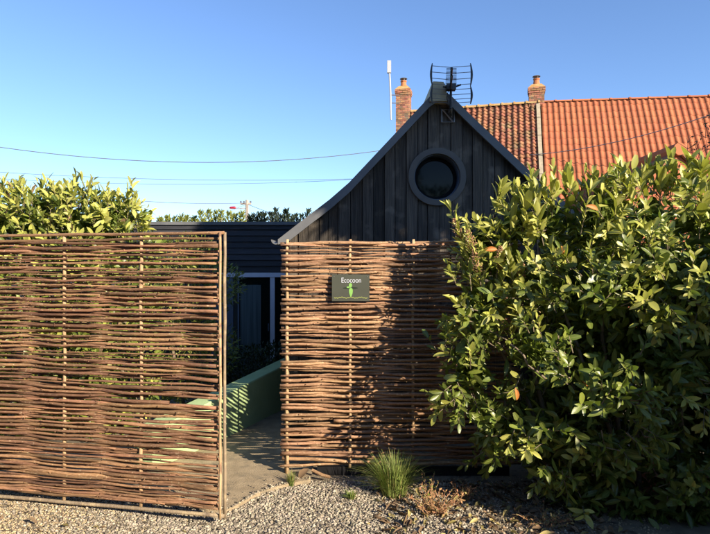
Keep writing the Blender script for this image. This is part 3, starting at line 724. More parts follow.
def shoots(P, N, nl, slen, lsize, upb=.6, spread=.9, ang=.9, young=None):
    """returns leaf pos, axis, normal, size, young flag, and shoot tubes"""
    n = len(P); D = unit(N+np.array([0, 0, 1])*upb+rng.normal(size=(n, 3))*.35)
    a = unit(np.cross(D, rng.normal(size=(n, 3)))); b = np.cross(D, a)
    pos, axs, nrm, siz, yg = [], [], [], [], []
    ls = slen*rng.uniform(.6, 1.3, n); rot = rng.uniform(0, 6.28, n); ys = (rng.random(n) < young) if np.isscalar(young) else young
    for k in range(nl):
        t = k/(nl-1); phi = rot+k*2.4+rng.normal(size=n)*.25
        out = a*np.cos(phi)[:, None]+b*np.sin(phi)[:, None]
        oa = (ang*(1.15-.75*t)+rng.normal(size=n)*.12)[:, None]
        ax_ = D*np.cos(oa)+out*np.sin(oa)
        p_ = P+D*(ls*(t-.35))[:, None]
        keep = rng.random(n) < .88
        pos.append(p_[keep]); axs.append(ax_[keep]); nrm.append(unit(D*np.sin(oa)-out*np.cos(oa)+rng.normal(size=(n, 3))*.25)[keep])
        siz.append((lsize*(.62+.5*math.sin(math.pi*(.15+.7*(1-t))))*rng.uniform(.6, 1.28, n))[keep]); yg.append(ys[keep])
    nrm = [unit(q+np.array([.45, -.62, .42])*.85) for q in nrm]
    return [np.concatenate(q) for q in (pos, axs, nrm, siz, yg)]+[(P-D*(ls*.55)[:, None], P+D*(ls*.62)[:, None])]
def twigs(name, segs, r0, parent, m_):
    A_, B_ = segs; n = len(A_); d = unit(B_-A_); a = unit(np.cross(d, np.array([.3, .2, .93]))); b = np.cross(d, a); V = []
    for (base, rr_) in ((A_, r0), (B_, r0*.4)):
        for k in range(3): t = 2*math.pi*k/3; V.append(base+(a*math.cos(t)+b*math.sin(t))*rr_)
    V = np.stack(V, 1).reshape(-1, 3); f = np.array([(0, 1, 4, 3), (1, 2, 5, 4), (2, 0, 3, 5)]); Fq = (f[None]+(np.arange(n)*6)[:, None, None]).reshape(-1, 4)
    o = obj(name, fastmesh(name, V, Fq, m_), parent); o['kind'] = 'stuff'; return o
leaf_meshes = {}
def single_leaves(sel, pos, axs, nrm, siz, yg, parent, nparts, tmpl=LT, mats=('leaf', 'leafY')):
    mt, _ = mats_from(pos[sel], axs[sel], nrm[sel], siz[sel]); off = Vector(parent.location)
    for i in range(len(sel)):
        y = bool(yg[sel[i]]); q = int(rng.integers(0, len(tmpl))); key = (id(tmpl), q, mats[y])
        if key not in leaf_meshes:
            v, f, u = tmpl[q]; leaf_meshes[key] = fastmesh('leaf', v, f, M[mats[y]], u)
        o = bpy.data.objects.new('leaf', leaf_meshes[key]); C.objects.link(o); o.parent = parent
        m4 = Matrix.Identity(4)
        for r_ in range(3):
            for c_ in range(3): m4[r_][c_] = mt[i][r_][c_]
            m4[r_][3] = pos[sel[i]][r_]-off[r_]
        o.matrix_basis = m4
def branch(p, q, r0, r1, bend, seed, n=9):
    rr = random.Random(seed); p, q = Vector(p), Vector(q); o_ = Vector((rr.uniform(-1, 1), rr.uniform(-.5, .5), rr.uniform(-.2, .6)))*bend
    pts = [p.lerp(q, i/n)+o_*math.sin(math.pi*i/n)+Vector((rr.uniform(-1, 1), rr.uniform(-1, 1), rr.uniform(-1, 1)))*.012 for i in range(n+1)]
    return pts, [r0+(r1-r0)*i/n for i in range(n+1)]
def visible_pick(pos, siz, n, ycut=None):
    px = pos[:, 0]/pos[:, 1]*F+CX; py = CY-(pos[:, 2]-H)/pos[:, 1]*F
    ok = (px > 5) & (px < 700) & (py > 5) & (py < 525)
    sc = np.where(ok, siz/pos[:, 1], 0)
    # keep the front layer: closest leaf per coarse pixel cell first
    cell = (np.floor(px/9).astype(int)*1000+np.floor(py/9).astype(int)); order = np.argsort(pos[:, 1]); seen = set(); front_ = []
    for i in order:
        if ok[i] and cell[i] not in seen: seen.add(cell[i]); front_.append(i)
    front_ = np.array(front_); return front_[np.argsort(-sc[front_])][:n]
# ------------------------------------------------------------------ big laurel right
def big_laurel():
    e = empty('laurel_shrub', (1.4, 3.9, 0), 'big glossy cherry laurel filling the right side before the shed and panel', 'shrub')
    sp = [(585, 500, 3.78, .22), (640, 512, 3.72, .27), (690, 515, 3.68, .28), (745, 515, 3.7, .3), (482, 248, 4.15, .19), (500, 262, 4.1, .2), (480, 305, 4.0, .26), (468, 372, 3.92, .28), (496, 428, 3.95, .25), (520, 225, 4.1, .17), (548, 225, 4.1, .24),
          (535, 275, 4.0, .34), (535, 350, 3.85, .36), (540, 430, 3.78, .36), (590, 232, 4.0, .27), (600, 300, 3.8, .42), (600, 385, 3.68, .42), (612, 470, 3.80, .34),
          (645, 220, 3.95, .30), (605, 215, 4.0, .24), (655, 280, 3.72, .40), (668, 370, 3.68, .42), (680, 470, 3.82, .36), (698, 222, 3.9, .30), (720, 280, 3.65, .42), (735, 370, 3.65, .44), (750, 470, 3.8, .38),
          (770, 242, 3.9, .38), (800, 300, 3.7, .45), (820, 400, 3.7, .48), (860, 260, 3.9, .5), (880, 390, 3.8, .5), (900, 470, 4.0, .5), (800, 480, 3.9, .42),
          (850, 330, 4.6, .7), (720, 380, 4.7, .6), (620, 345, 4.25, .42), (700, 320, 4.2, .45), (570, 300, 4.6, .5), (660, 280, 4.6, .55), (760, 280, 4.6, .6), (570, 420, 4.4, .5), (670, 420, 4.4, .55), (760, 420, 4.4, .6)]
    # (the last six are the hedge body at the back)
    sph = [(*W(a, b, c), d) for a, b, c, d in sp]
    P_, N_ = surf_points(sph, 4300, .84)
    keep = ~((P_[:, 1] > 4.3) & (P_[:, 2] < 1.7)); P_, N_ = P_[keep], N_[keep]
    vo = np.array([noise.noise(Vector(p)*3.1)+.5*noise.noise(Vector(p)*7) for p in P_]); P_, N_ = P_[vo > 0], N_[vo > 0]
    yprob = np.clip((P_[:, 2]-.9)/1.2, .14, .8)
    ysh = rng.random(len(P_)) < yprob
    o1 = shoots(P_, N_, 9, .14, .078, .3, ang=.95, young=ysh)
    # upright young shoots along the crest
    T_ = []
    for (px, py, Y) in [(497, 190, 4.05), (508, 200, 4.1), (520, 190, 4.1), (531, 180, 4.1), (545, 185, 4.05), (556, 178, 4.0), (566, 188, 4.1), (575, 182, 4.05), (588, 186, 4.05), (603, 184, 4.0), (615, 176, 4.05), (622, 185, 4.0), (632, 172, 3.95), (643, 168, 3.95), (655, 172, 4.0), (664, 168, 3.9), (676, 172, 3.9), (687, 162, 3.85), (699, 166, 3.85), (712, 164, 3.85), (585, 200, 3.8), (570, 182, 4.0), (581, 176, 4.1), (595, 178, 4.05), (609, 180, 4.0), (620, 174, 4.1), (627, 178, 3.95), (638, 180, 3.85), (648, 176, 3.9), (660, 178, 3.85), (671, 170, 4.0), (683, 176, 3.8), (694, 172, 3.9), (705, 176, 3.8), (552, 190, 3.95), (537, 198, 3.9), (524, 205, 3.9), (511, 215, 3.95), (600, 195, 3.85), (615, 200, 3.8), (540, 215, 3.85), (500, 235, 4.0), (468, 255, 4.05), (462, 300, 4.0), (700, 205, 3.7), (650, 230, 3.6), (528, 230, 3.9), (512, 262, 3.85), (556, 250, 3.8)]:
        T_.append(W(px, py+14, Y))
    T_ = np.array(T_); N2 = np.tile([0, -.15, 1.0], (len(T_), 1)); o2 = shoots(T_, N2, 11, .24, .112, 1.2, ang=.62, young=np.ones(len(T_), bool))
    pos, axs, nrm, siz, yg = [np.concatenate([a, b]) for a, b in zip(o1[:5], o2[:5])]
    siz = siz*.98
    sel = visible_pick(pos, siz, 300)
    single_leaves(sel, pos, axs, nrm, siz, yg, e, 300)
    rest = np.setdiff1d(np.arange(len(pos)), sel)
    mt, _ = mats_from(pos[rest], axs[rest], nrm[rest], siz[rest])
    leaf_cloud('foliage', None, mt, pos[rest], LT, [M['leaf'], M['leafY']], yg[rest].astype(int), e)
    # inner leaves
    s_ = np.array(sph); k = np.concatenate([rng.integers(0, len(s_), 9000), rng.integers(len(s_)-10, len(s_), 17000)]); ip = s_[k, :3]+unit(rng.normal(size=(26000, 3)))*(s_[k, 3]*rng.uniform(.0, 1, 26000)*np.where(k >= len(s_)-10, .95, .62))[:, None]
    ip = ip[(ip[:, 2] > .03)]; n = len(ip); mt, _ = mats_from(ip, unit(rng.normal(size=(n, 3))), unit(rng.normal(size=(n, 3))+[0, 0, .8]), rng.uniform(.08, .12, n))
    leaf_cloud('inner_foliage', None, mt, ip, LT, [M['leaf']], np.zeros(n, int), e)
    twigs('twigs', (np.concatenate([o1[5][0], o2[5][0]]), np.concatenate([o1[5][1], o2[5][1]])), .0045, e, M['bark'])
    # stems
    for i, (a, b) in enumerate([((560, 520), (487, 330)), ((575, 520), (520, 250)), ((600, 525), (560, 360)), ((640, 525), (600, 260)), ((650, 525), (560, 300)), ((690, 525), (660, 260)), ((720, 525), (700, 230)), ((600, 520), (500, 430)), ((760, 520), (780, 260)), ((640, 525), (640, 330))]):
        pts, rd = branch((W(a[0], a[1], 3.95)[0], 4.0, -.02), W(b[0], b[1], 4.0), .022, .008, .12, i); MB().tube(pts, rd, 7).build('branch', M['bark'], e, smooth=True)
    for i, (a, b) in enumerate([((562, 372), (556, 332)), ((545, 380), (512, 345)), ((640, 410), (625, 375))]):
        pts, rd = branch(W(a[0], a[1], 3.62), W(b[0], b[1], 3.66), .009, .006, .02, i+40); MB().tube(pts, rd, 6).build('branch', M['bark'], e, smooth=True)
    # orange and red odd leaves
    for (px, py, Y, L_, ax_) in [(515, 388, 3.44, .075, (.25, -.2, -1)), (484, 250, 3.85, .09, (.9, -.2, .1)), (582, 381, 3.42, .06, (.6, -.1, -.6)), (586, 206, 3.6, .09, (1, 0, -.2)), (561, 246, 3.6, .06, (.4, 0, -1)), (630, 372, 3.35, .05, (.3, 0, -1))]:
        o = bpy.data.objects.new('leaf', fastmesh('leaf', LT[5][0]*np.array([1.2, 1, 1]), LT[5][1], M['leafO'], LT[5][2])); C.objects.link(o); o.parent = e; o['label'] = 'orange yellow dying leaf'
        m_, _ = mats_from(np.array([[0, 0, 0.]]), np.array([ax_], float), np.array([[.4, -1, .3]]), np.array([L_])); m4 = Matrix.Identity(4); wp = W(px, py, Y)
        for r_ in range(3):
            for c_ in range(3): m4[r_][c_] = m_[0][r_][c_]
            m4[r_][3] = wp[r_]-e.location[r_]
        o.matrix_basis = m4
    return e
LAU = big_laurel()
# pale flowering spike shrub at the laurel's left edge
def flower_shoots():
    e = empty('flowering_shrub', W(495, 470, 4.2), 'yellow green leafy shoots with faded brown flower heads at the left of the laurel', 'shrub')
    tips = [((452, 212), (489, 330), 4.05), ((470, 240), (495, 340), 3.95), ((500, 258), (500, 350), 3.9), ((476, 262), (494, 350), 3.9), ((520, 272), (508, 350), 3.88)]
    P_, N_ = [], []
    for i, (a, b, Y) in enumerate(tips):
        A_ = Vector(W(*b, Y+.1)); B_ = Vector(W(*a, Y)); pts, rd = branch(A_, B_, .008, .003, .03, i+70, 8); MB().tube(pts, rd, 6).build('stem', M['bark'], e, smooth=True)
        for t in np.linspace(.15, 1, 12): P_.append(A_.lerp(B_, t)); N_.append((B_-A_).normalized())
        # flower head: many tiny buds
        mb = MB(); nb_ = 150
        c = A_.lerp(B_, .86) if i == 0 else B_; d_ = (B_-A_).normalized()
        for q in range(nb_):
            t = random.uniform(-1, 1); rr_ = .034*math.sqrt(max(0, 1-t*t))*random.uniform(.3, 1)*(1.15-.3*t); ph = random.uniform(0, 6.28)
            p_ = c+d_*(t*.085)+Vector((math.cos(ph)*rr_, math.sin(ph)*rr_, 0)); s_ = random.uniform(.004, .0075)
            mb.add([p_+Vector((s_, 0, 0)), p_+Vector((-s_, 0, 0)), p_+Vector((0, s_, 0)), p_+Vector((0, -s_, 0)), p_+Vector((0, 0, s_)), p_+Vector((0, 0, -s_))],
                   [(0, 2, 4), (2, 1, 4), (1, 3, 4), (3, 0, 4), (2, 0, 5), (1, 2, 5), (3, 1, 5), (0, 3, 5)])
        mb.build('flower_head', M['flower'], e)
    P_ = np.array(P_); N_ = np.array(N_); o = shoots(P_, N_, 6, .09, .100, .5, ang=.7, young=np.ones(len(P_), bool))
    pos, axs, nrm, siz, yg = o[:5]; sel = np.arange(len(pos)); single_leaves(sel[:150], pos, axs, nrm, siz, yg, e, 0, LTn, ('leafY', 'leafY'))
    r_ = sel[150:]; mt, _ = mats_from(pos[r_], axs[r_], nrm[r_], siz[r_]); leaf_cloud('foliage', None, mt, pos[r_], LTn, [M['leafY']], np.zeros(len(r_), int), e)
flower_shoots()
# ------------------------------------------------------------------ hedge left
def left_hedge():
    e = empty('laurel_hedge', (-3.4, 5.8, 0), 'sunlit cherry laurel hedge rising behind the woven gate panel on the left', 'hedge')
    sp = []
    for px, tp in ((-230, 190), (-150, 185), (-75, 188), (-10, 190), (40, 187), (85, 196), (118, 200)):
        r0 = .30 if px < 100 else .22
        Y = 5.75
        sp += [(px, tp+r0*F/Y-3, Y, r0), (px+24, tp+r0*F/Y+2, Y+.15, r0*.9)] if px < 100 else [(px, tp+r0*F/Y-3, Y, r0)]
        for k, py in enumerate((248, 300, 350, 400, 450)): sp.append((px-(8 if px > 100 else 0), py, Y+.05, .42))
    sph = [(*W(a, b, c), d) for a, b, c, d in sp]
    P_, N_ = surf_points(sph, 2300, .84); kk = (P_[:, 1] < 6.1) | (P_[:, 2] > 2.1); P_, N_ = P_[kk], N_[kk]
    ysh = rng.random(len(P_)) < np.clip((P_[:, 2]-1.2)/1.2, .15, .6)
    o1 = shoots(P_, N_, 8, .16, .092, .6, ang=.9, young=ysh)
    T_ = np.array([W(px, 198+random.uniform(-6, 8)+(8 if px > 105 else 0), 5.6+random.uniform(-.15, .3)) for px in range(-100, 138, 4)]); o2 = shoots(T_, np.tile([0, 0, 1.], (len(T_), 1)), 9, .22, .10, 1.0, ang=.65, young=np.ones(len(T_), bool))
    pos, axs, nrm, siz, yg = [np.concatenate([a, b]) for a, b in zip(o1[:5], o2[:5])]
    up_ = pos[:, 2] > 1.95; cand = np.where(up_)[0]; sel = cand[visible_pick(pos[cand], siz[cand], 300)]
    single_leaves(sel, pos, axs, nrm, siz, yg, e, 300)
    rest = np.setdiff1d(np.arange(len(pos)), sel); mt, _ = mats_from(pos[rest], axs[rest], nrm[rest], siz[rest])
    leaf_cloud('foliage', None, mt, pos[rest], LT, [M['leaf'], M['leafY'], M['dead']], np.where(rng.random(len(rest)) < .02, 2, yg[rest].astype(int)), e)
    s_ = np.array(sph); k = rng.integers(0, len(s_), 9000); ip = s_[k, :3]+unit(rng.normal(size=(9000, 3)))*(s_[k, 3]*rng.uniform(.1, .9, 9000))[:, None]; ip = ip[ip[:, 2] > 0]; n = len(ip)
    mt, _ = mats_from(ip, unit(rng.normal(size=(n, 3))), unit(rng.normal(size=(n, 3))+[0, 0, .8]), rng.uniform(.09, .13, n)); leaf_cloud('inner_foliage', None, mt, ip, LT, [M['leaf']], np.zeros(n, int), e)
    twigs('twigs', (np.concatenate([o1[5][0], o2[5][0]]), np.concatenate([o1[5][1], o2[5][1]])), .0045, e, M['bark'])
    for i, px in enumerate(range(-180, 125, 50)):
        pts, rd = branch((W(px, 0, 5.8)[0], 5.85, 0), W(px+10, 215, 5.8), .03, .01, .12, i+90); MB().tube(pts, rd, 7).build('stem', M['bark'], e, smooth=True)
left_hedge()
def cloud_shrub(name, label, cat, sph, n, lsize, mts, tm, zmin=-.4, group=None, inner=.5, upb=.4, stems=2, mi_p=.4, jitter=.08, seed=0):
    s_ = np.array(sph); c = s_[:, :3].mean(0); zg = gh(c[0], c[1]); e = empty(name, (c[0], c[1], zg), label, cat, group)
    P_, N_ = surf_points(sph, n, .8, jitter, zmin)
    k = rng.integers(0, len(s_), int(n*inner)); ip = s_[k, :3]+unit(rng.normal(size=(len(k), 3)))*(s_[k, 3]*rng.uniform(.2, .9, len(k)))[:, None]; ip = ip[ip[:, 2] > zmin]
    pos = np.concatenate([P_, ip]); N_ = np.concatenate([N_, unit(rng.normal(size=(len(ip), 3)))]); m = len(pos)
    axs = unit(N_+rng.normal(size=(m, 3))*.6+[0, 0, upb]); nrm = unit(rng.normal(size=(m, 3))*.6+[0, 0, 1]+N_*.5)
    mt, _ = mats_from(pos, axs, nrm, lsize*rng.uniform(.6, 1.3, m)); leaf_cloud('foliage', None, mt, pos, tm, [M[q] for q in mts], (rng.random(m) < mi_p).astype(int) if len(mts) > 1 else np.zeros(m, int), e)
    for i in range(stems):
        t = s_[i % len(s_)]; pts, rd = branch((c[0]+random.uniform(-.05, .05), c[1], zg-.05), (t[0], t[1], t[2]), max(.012, s_[:, 3].max()*.06), .006, s_[:, 3].max()*.1, seed+i); MB().tube(pts, rd, 6).build('stem', M['bark'], e, smooth=True)
    return e
# golden fine-leaved shrub between hedge and annex
cloud_shrub('golden_privet', 'yellow green fine leaved shrub glimpsed through and over the gate panel right of the hedge', 'shrub',
            [(*W(a, b, c), d) for a, b, c, d in ((150, 268, 6.9, .42), (190, 268, 7.0, .40), (215, 285, 7.2, .35), (170, 330, 6.8, .5), (205, 350, 7.0, .4), (160, 395, 6.7, .4))], 5200, .055, ('leafG', 'leaf'), LTs, group=None)
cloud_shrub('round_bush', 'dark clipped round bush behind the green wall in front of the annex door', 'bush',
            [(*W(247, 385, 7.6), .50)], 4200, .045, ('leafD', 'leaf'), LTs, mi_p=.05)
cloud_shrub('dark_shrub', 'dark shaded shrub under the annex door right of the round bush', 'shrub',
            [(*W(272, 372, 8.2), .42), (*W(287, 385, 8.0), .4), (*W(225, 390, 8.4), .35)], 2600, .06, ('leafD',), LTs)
# conifer / hedge tops behind the flat roof
def conifer(x, Y, h, r, label, m_, group, k):
    e = empty('conifer', (x, Y, 0), label, 'tree', group); n = 620; t = rng.random(n)**.8; ph = rng.uniform(0, 6.28, n)
    rad = r*(1-t)**.8*rng.uniform(.55, 1.05, n); pos = np.stack([x+np.cos(ph)*rad, Y+np.sin(ph)*rad, h*.35+h*.65*t], 1)
    axs = unit(np.stack([np.cos(ph), np.sin(ph), np.full(n, 1.3)], 1)+rng.normal(size=(n, 3))*.3); nrm = unit(rng.normal(size=(n, 3)))
    mt, _ = mats_from(pos, axs, nrm, rng.uniform(.06, .13, n)); leaf_cloud('crown', None, mt, pos, LTn, [M[m_]], np.zeros(n, int), e)
    MB().tube([(x, Y, -.1), (x, Y, h*.95)], [.06, .01], 6).build('trunk', M['bark'], e)
ORD = 'first second third fourth fifth sixth seventh eighth ninth tenth eleventh twelfth thirteenth fourteenth fifteenth sixteenth seventeenth eighteenth nineteenth twentieth'.split()
rr = random.Random(2)
px = 250; i = 0
while px < 318:
    Y = 13.5+rr.uniform(-.4, .6); tp = rr.uniform(210, 217)
    conifer((px-CX)/F*Y, Y, H+(268-tp)/F*Y, rr.uniform(.22, .34), 'dark pointed conifer top behind the annex, %s rightward from the utility pole' % ORD[i], 'conif', 'conifers behind the annex roof', i)
    px += rr.uniform(4.0, 7.0); i += 1
px = 160; i = 0
while px < 246:
    Y = 13.8+rr.uniform(-.4, .6); tp = rr.uniform(211, 216)+(4 if px < 195 else 0)
    conifer((px-CX)/F*Y, Y, H+(268-tp)/F*Y, rr.uniform(.28, .42), 'yellow green bush top behind the annex roof, %s rightward from the left hedge' % ORD[i], 'leafG', 'yellow green bush tops behind the annex roof', i)
    px += rr.uniform(5, 8); i += 1
# ------------------------------------------------------------------ unseen plants added outside the frame to cast shade and block sky
cloud_shrub('added_shade_bush', 'unseen laurel bush added right of the frame to shade the big laurel', 'bush',  # unseen bush, added to darken the laurel's lower right with its shadow
            [(3.34, 2.0, .5, .42), (3.40, 2.0, 1.1, .42), (3.35, 2.0, 1.55, .40), (3.6, 2.0, 1.85, .42), (3.95, 2.0, 2.2, .45), (4.4, 2.0, 2.4, .5), (3.6, 2.0, .6, .5), (3.8, 2.0, 1.5, .5), (4.3, 2.0, .8, .7), (4.4, 2.0, 1.7, .65), (4.9, 2.0, 1.9, .6)], 13000, .14, ('leaf', 'leafY'), LT, zmin=.02, mi_p=.1, stems=4)
def shade_tree():  # unseen tree, crown shaped to throw its shadow on the gable
    x, y = 5.2, 1.2
    e = cloud_shrub('added_shade_tree', 'unseen leafy tree added right of the frame to shade the shed gable', 'tree',
            [(4.0, 1.8, 4.85, .62), (4.7, 1.7, 4.95, .75), (5.5, 1.6, 5.2, .85), (6.1, 1.6, 5.6, .8), (4.6, 1.8, 5.55, .7), (5.3, 1.7, 6.1, .9), (6.2, 1.6, 6.7, 1.1), (7.2, 1.5, 7.2, 1.1), (6.8, 1.5, 8.2, 1.1), (7.9, 1.5, 8.0, 1.1), (3.68, 1.8, 4.75, .45)], 13000, .17, ('leaf',), LTs, zmin=3.5, stems=0, inner=1.0)
    b = Vector((5.6, 1.3, 0))
    MB().tube([(5.6, 1.3, -.1), (5.62, 1.32, 1.5), (5.55, 1.4, 3.2), (5.6, 1.5, 5.0), (6.2, 1.6, 6.8)], [.2, .16, .14, .1, .04], 10).build('trunk', M['bark'], e, smooth=True)
    for q in ((4.2, 1.8, 5.0), (4.7, 1.8, 5.6), (6.4, 1.6, 5.7), (7.2, 1.5, 7.2)):
        pts, rd = branch((5.57, 1.45, 3.6), q, .07, .02, .15, int(q[0]*10)); MB().tube(pts, rd, 6).build('branch', M['bark'], e, smooth=True)
shade_tree()
def shade_hedge():  # unseen hedge added behind the camera to cut the sky fill
    sph = []
    for k in range(46):
        x = -26+k*1.15; t = 1.9 if x < 1 else 1.0
        for z in ((1.0, 2.8, 4.6, 6.3) if x < 1 else (1.0, 2.6)): sph.append((x+random.uniform(-.2, .2), -6.5+random.uniform(-.25, .25), z, random.uniform(1.0, 1.3)))
    e = cloud_shrub('added_shade_hedge', 'unseen dark hedge added behind the viewer to block low sky light', 'hedge', sph, 30000, .28, ('leafD', 'leaf'), LTs, zmin=0, stems=0, mi_p=.3)
    for k in range(14):
        x = -24+k*3.7; pts, rd = branch((x, -6.5, -.1), (x+random.uniform(-.3, .3), -6.5, 3.2), .12, .05, .2, 300+k); MB().tube(pts, rd, 7).build('stem', M['bark'], e, smooth=True)
    # solid boxes inside the added hedge that stop light coming through
    for (x0, x1, zt) in ((-26.5, 1.2, 6.6), (1.25, 26, 3.0)):
        mb = MB(); n = int((x1-x0)/1.2)
        for k in range(n):
            a = x0+(x1-x0)*k/n; mb.box(a+.01, a+(x1-x0)/n-.01, -6.9+random.uniform(-.15, .15), -6.3+random.uniform(-.15, .15), -.1, zt+random.uniform(-.5, .3))
        mb.build('blocking_core', M['bark'], e)
shade_hedge()
# ------------------------------------------------------------------ gravel
def stones(name, n, region, smin, smax, m_, dens=None, zoff=0, label=None):
    # low poly stone templates
    T = []
    for k in range(5):
        v = np.array([(0, 0, 1), (.9, 0, .25), (.28, .85, .3), (-.72, .52, .2), (-.72, -.52, .3), (.28, -.85, .2), (.7, .5, -.5), (-.3, .8, -.55), (-.85, 0, -.5), (-.3, -.8, -.5), (.7, -.5, -.5)], float)
        v = v*rng.uniform(.72, 1.2, (len(v), 1))*np.array([1, rng.uniform(.6, .95), rng.uniform(.45, .75)])
        f = np.array([(0, 1, 2), (0, 2, 3), (0, 3, 4), (0, 4, 5), (0, 5, 1), (1, 6, 2), (2, 6, 7), (2, 7, 3), (3, 7, 8), (3, 8, 4), (4, 8, 9), (4, 9, 5), (5, 9, 10), (5, 10, 1), (1, 10, 6)]); T.append((v, f))
    P_ = []
    while len(P_) < n:
        x = random.uniform(region[0], region[1]); y = random.uniform(region[2], region[3]); dd = dens(x, y) if dens else 1
        if random.random() < dd: P_.append((x, y, gh(x, y)))
    P_ = np.array(P_); s_ = rng.uniform(0, 1, n)**1.6*(smax-smin)+smin; a = rng.uniform(0, 6.28, n); b = rng.normal(size=n)*.5
    ca, sa, cb, sb_ = np.cos(a), np.sin(a), np.cos(b), np.sin(b); z = np.zeros(n); o = np.ones(n)
    Rz = np.stack([np.stack([ca, -sa, z], 1), np.stack([sa, ca, z], 1), np.stack([z, z, o], 1)], 1); Rx = np.stack([np.stack([o, z, z], 1), np.stack([z, cb, -sb_], 1), np.stack([z, sb_, cb], 1)], 1)
    Mx = np.einsum('nij,njk->nik', Rx, Rz)*s_[:, None, None]; P_[:, 2] += s_*rng.uniform(.1, .9, n)+zoff+np.array([.03 if (x > -2.6 and y > fy(x) and x < -.34) else 0 for x, y in P_[:, :2]])
    ids = rng.integers(0, 5, n); VV, FF = [], []; base = 0
    for q, (v, f) in enumerate(T):
        i_ = np.where(ids == q)[0]; V = np.einsum('nij,kj->nki', Mx[i_], v)+P_[i_][:, None]; VV.append(V.reshape(-1, 3)); FF.append((f[None]+(np.arange(len(i_))*len(v))[:, None, None]).reshape(-1, 3)+base); base += len(i_)*len(v)
    ob = obj(name, fastmesh(name, np.concatenate(VV), np.concatenate(FF), m_, smooth=False)); tag(ob, label, 'gravel', None, 'stuff'); return ob
def d_grav(x, y):
    if x > -2.7 and y > fy(x)+.02 and x < -.34: return .10 if y < fy(x)+.06 else (.012 if y < fy(x)+.3 else 0)
    if x < -.34 and y > 4.25: return 0
    lf = sstep(-2.0, -1.2, x); rt = sstep(.95, .55, x); bk = sstep(4.36, 4.28, y)
    return (.12+.88*lf)*(.15+.85*rt)*bk
def d_sand(x, y):
    if x > -2.7 and y > fy(x)+.02 and x < -.3: return 0
    return (1-.75*sstep(-1.7, -1.0, x))*(1 if x < .5 else .6)*sstep(4.5, 4.2, y)
stones('gravel', 36000, (-2.8, 1.5, 3.2, 4.4), .0045, .0135, M['stone'], d_grav, .002, 'mixed grey and cream loose gravel before the gate and the panel')
stones('gravel', 24000, (-3.0, 2.0, 3.0, 4.5), .003, .0085, M['stoneS'], d_sand, .0, 'fine sandy grit along the foot of the gate panel on the left')
# leaf litter
def litter():
    n = 760; x = rng.uniform(.15, 1.7, n); x[:90] = rng.uniform(-2.6, .3, 90); y = rng.uniform(3.35, 4.3, n); ok = (x > .1) | (y < 3.6); x, y = x[ok], y[ok]; n = len(x)
    pos = np.stack([x, y, np.array([gh(a, b) for a, b in zip(x, y)])+.02], 1); ph = rng.uniform(0, 6.28, n)
    mt, _ = mats_from(pos, np.stack([np.cos(ph), np.sin(ph), rng.normal(size=n)*.25], 1), unit(np.stack([rng.normal(size=n)*.4, rng.normal(size=n)*.4, np.ones(n)], 1)), rng.uniform(.03, .075, n))
    o = leaf_cloud('leaf_litter', None, mt, pos, LTd, [M['dead'], M['grassY']], (rng.random(n) < .25).astype(int)); tag(o, 'dry brown fallen leaves scattered over the grit beneath the laurel', 'leaves')
litter()
# twigs on the ground
tw = []
for i in range(110):
    x = random.uniform(-2.6, 1.4); y = random.uniform(3.35, 3.75 if x < 0 else 4.2); a = random.uniform(-.9, .9); l_ = random.uniform(.03, .12); z = gh(x, y)+.018
    tw.append(((x, y, z), (x+math.cos(a)*l_, y+math.sin(a)*l_, z+random.uniform(-.003, .015))))
o = twigs('fallen_twigs', (np.array([t[0] for t in tw]), np.array([t[1] for t in tw])), .0025, None, M['bark']); tag(o, 'small dry twigs scattered over the gravel', 'twigs')
# ------------------------------------------------------------------ grass tufts
def tuft(cx, cy, n, h, spread, label, dry=.2, lean=0):
    e_z = gh(cx, cy)
    VV, FF, UU, MI = [], [], [], []; b = 0
    for i in range(n):
        ph = random.uniform(0, 6.28); r0 = random.uniform(0, spread*.28); p_ = Vector((cx+math.cos(ph)*r0, cy+math.sin(ph)*r0*.8, e_z)); hh = h*random.uniform(.45, 1.1); out = spread*random.uniform(.15, 1.0)*(.4+.6*random.random())
        d_ = Vector((math.cos(ph+random.uniform(-.5, .5)), math.sin(ph), 0)); side = Vector((-d_.y, d_.x, 0)); wv = random.uniform(.0016, .0034)
        for k in range(6):
            t = k/5; c = p_+d_*(out*t**1.8)+Vector((lean*t*t, 0, hh*(t-.22*t**3*(out/spread)*1.6))); ww = wv*(1-t**2)+.0003
            VV += [c-side*ww, c+side*ww]; UU += [(0, t), (1, t)]
        m_ = 1 if random.random() < dry else 0
        for k in range(5): a = b+k*2; FF.append((a, a+1, a+3, a+2)); MI.append(m_)
        b += 12
    ob = obj('grass_tuft', fastmesh('grass_tuft', np.array([tuple(v) for v in VV]), np.array(FF), [M['grass'], M['grassY']], np.array(UU), True, np.array(MI))); tag(ob, label, 'grass', 'grass tufts at the foot of the panel')
def G(px, py):
    Y = H*F/(py-CY); return (px-CX)/F*Y, Y
x, y = G(394, 496); tuft(x, y, 760, .32, .33, 'large spiky green grass tuft in front of the woven panel', .18)
x, y = G(291, 486); tuft(x, y, 90, .14, .08, 'small upright grass tuft at the foot of the panel left corner', .3)
x, y = G(352, 499); tuft(x, y, 110, .07, .10, 'tiny low grass tuft in the gravel left of the large tuft', .15)
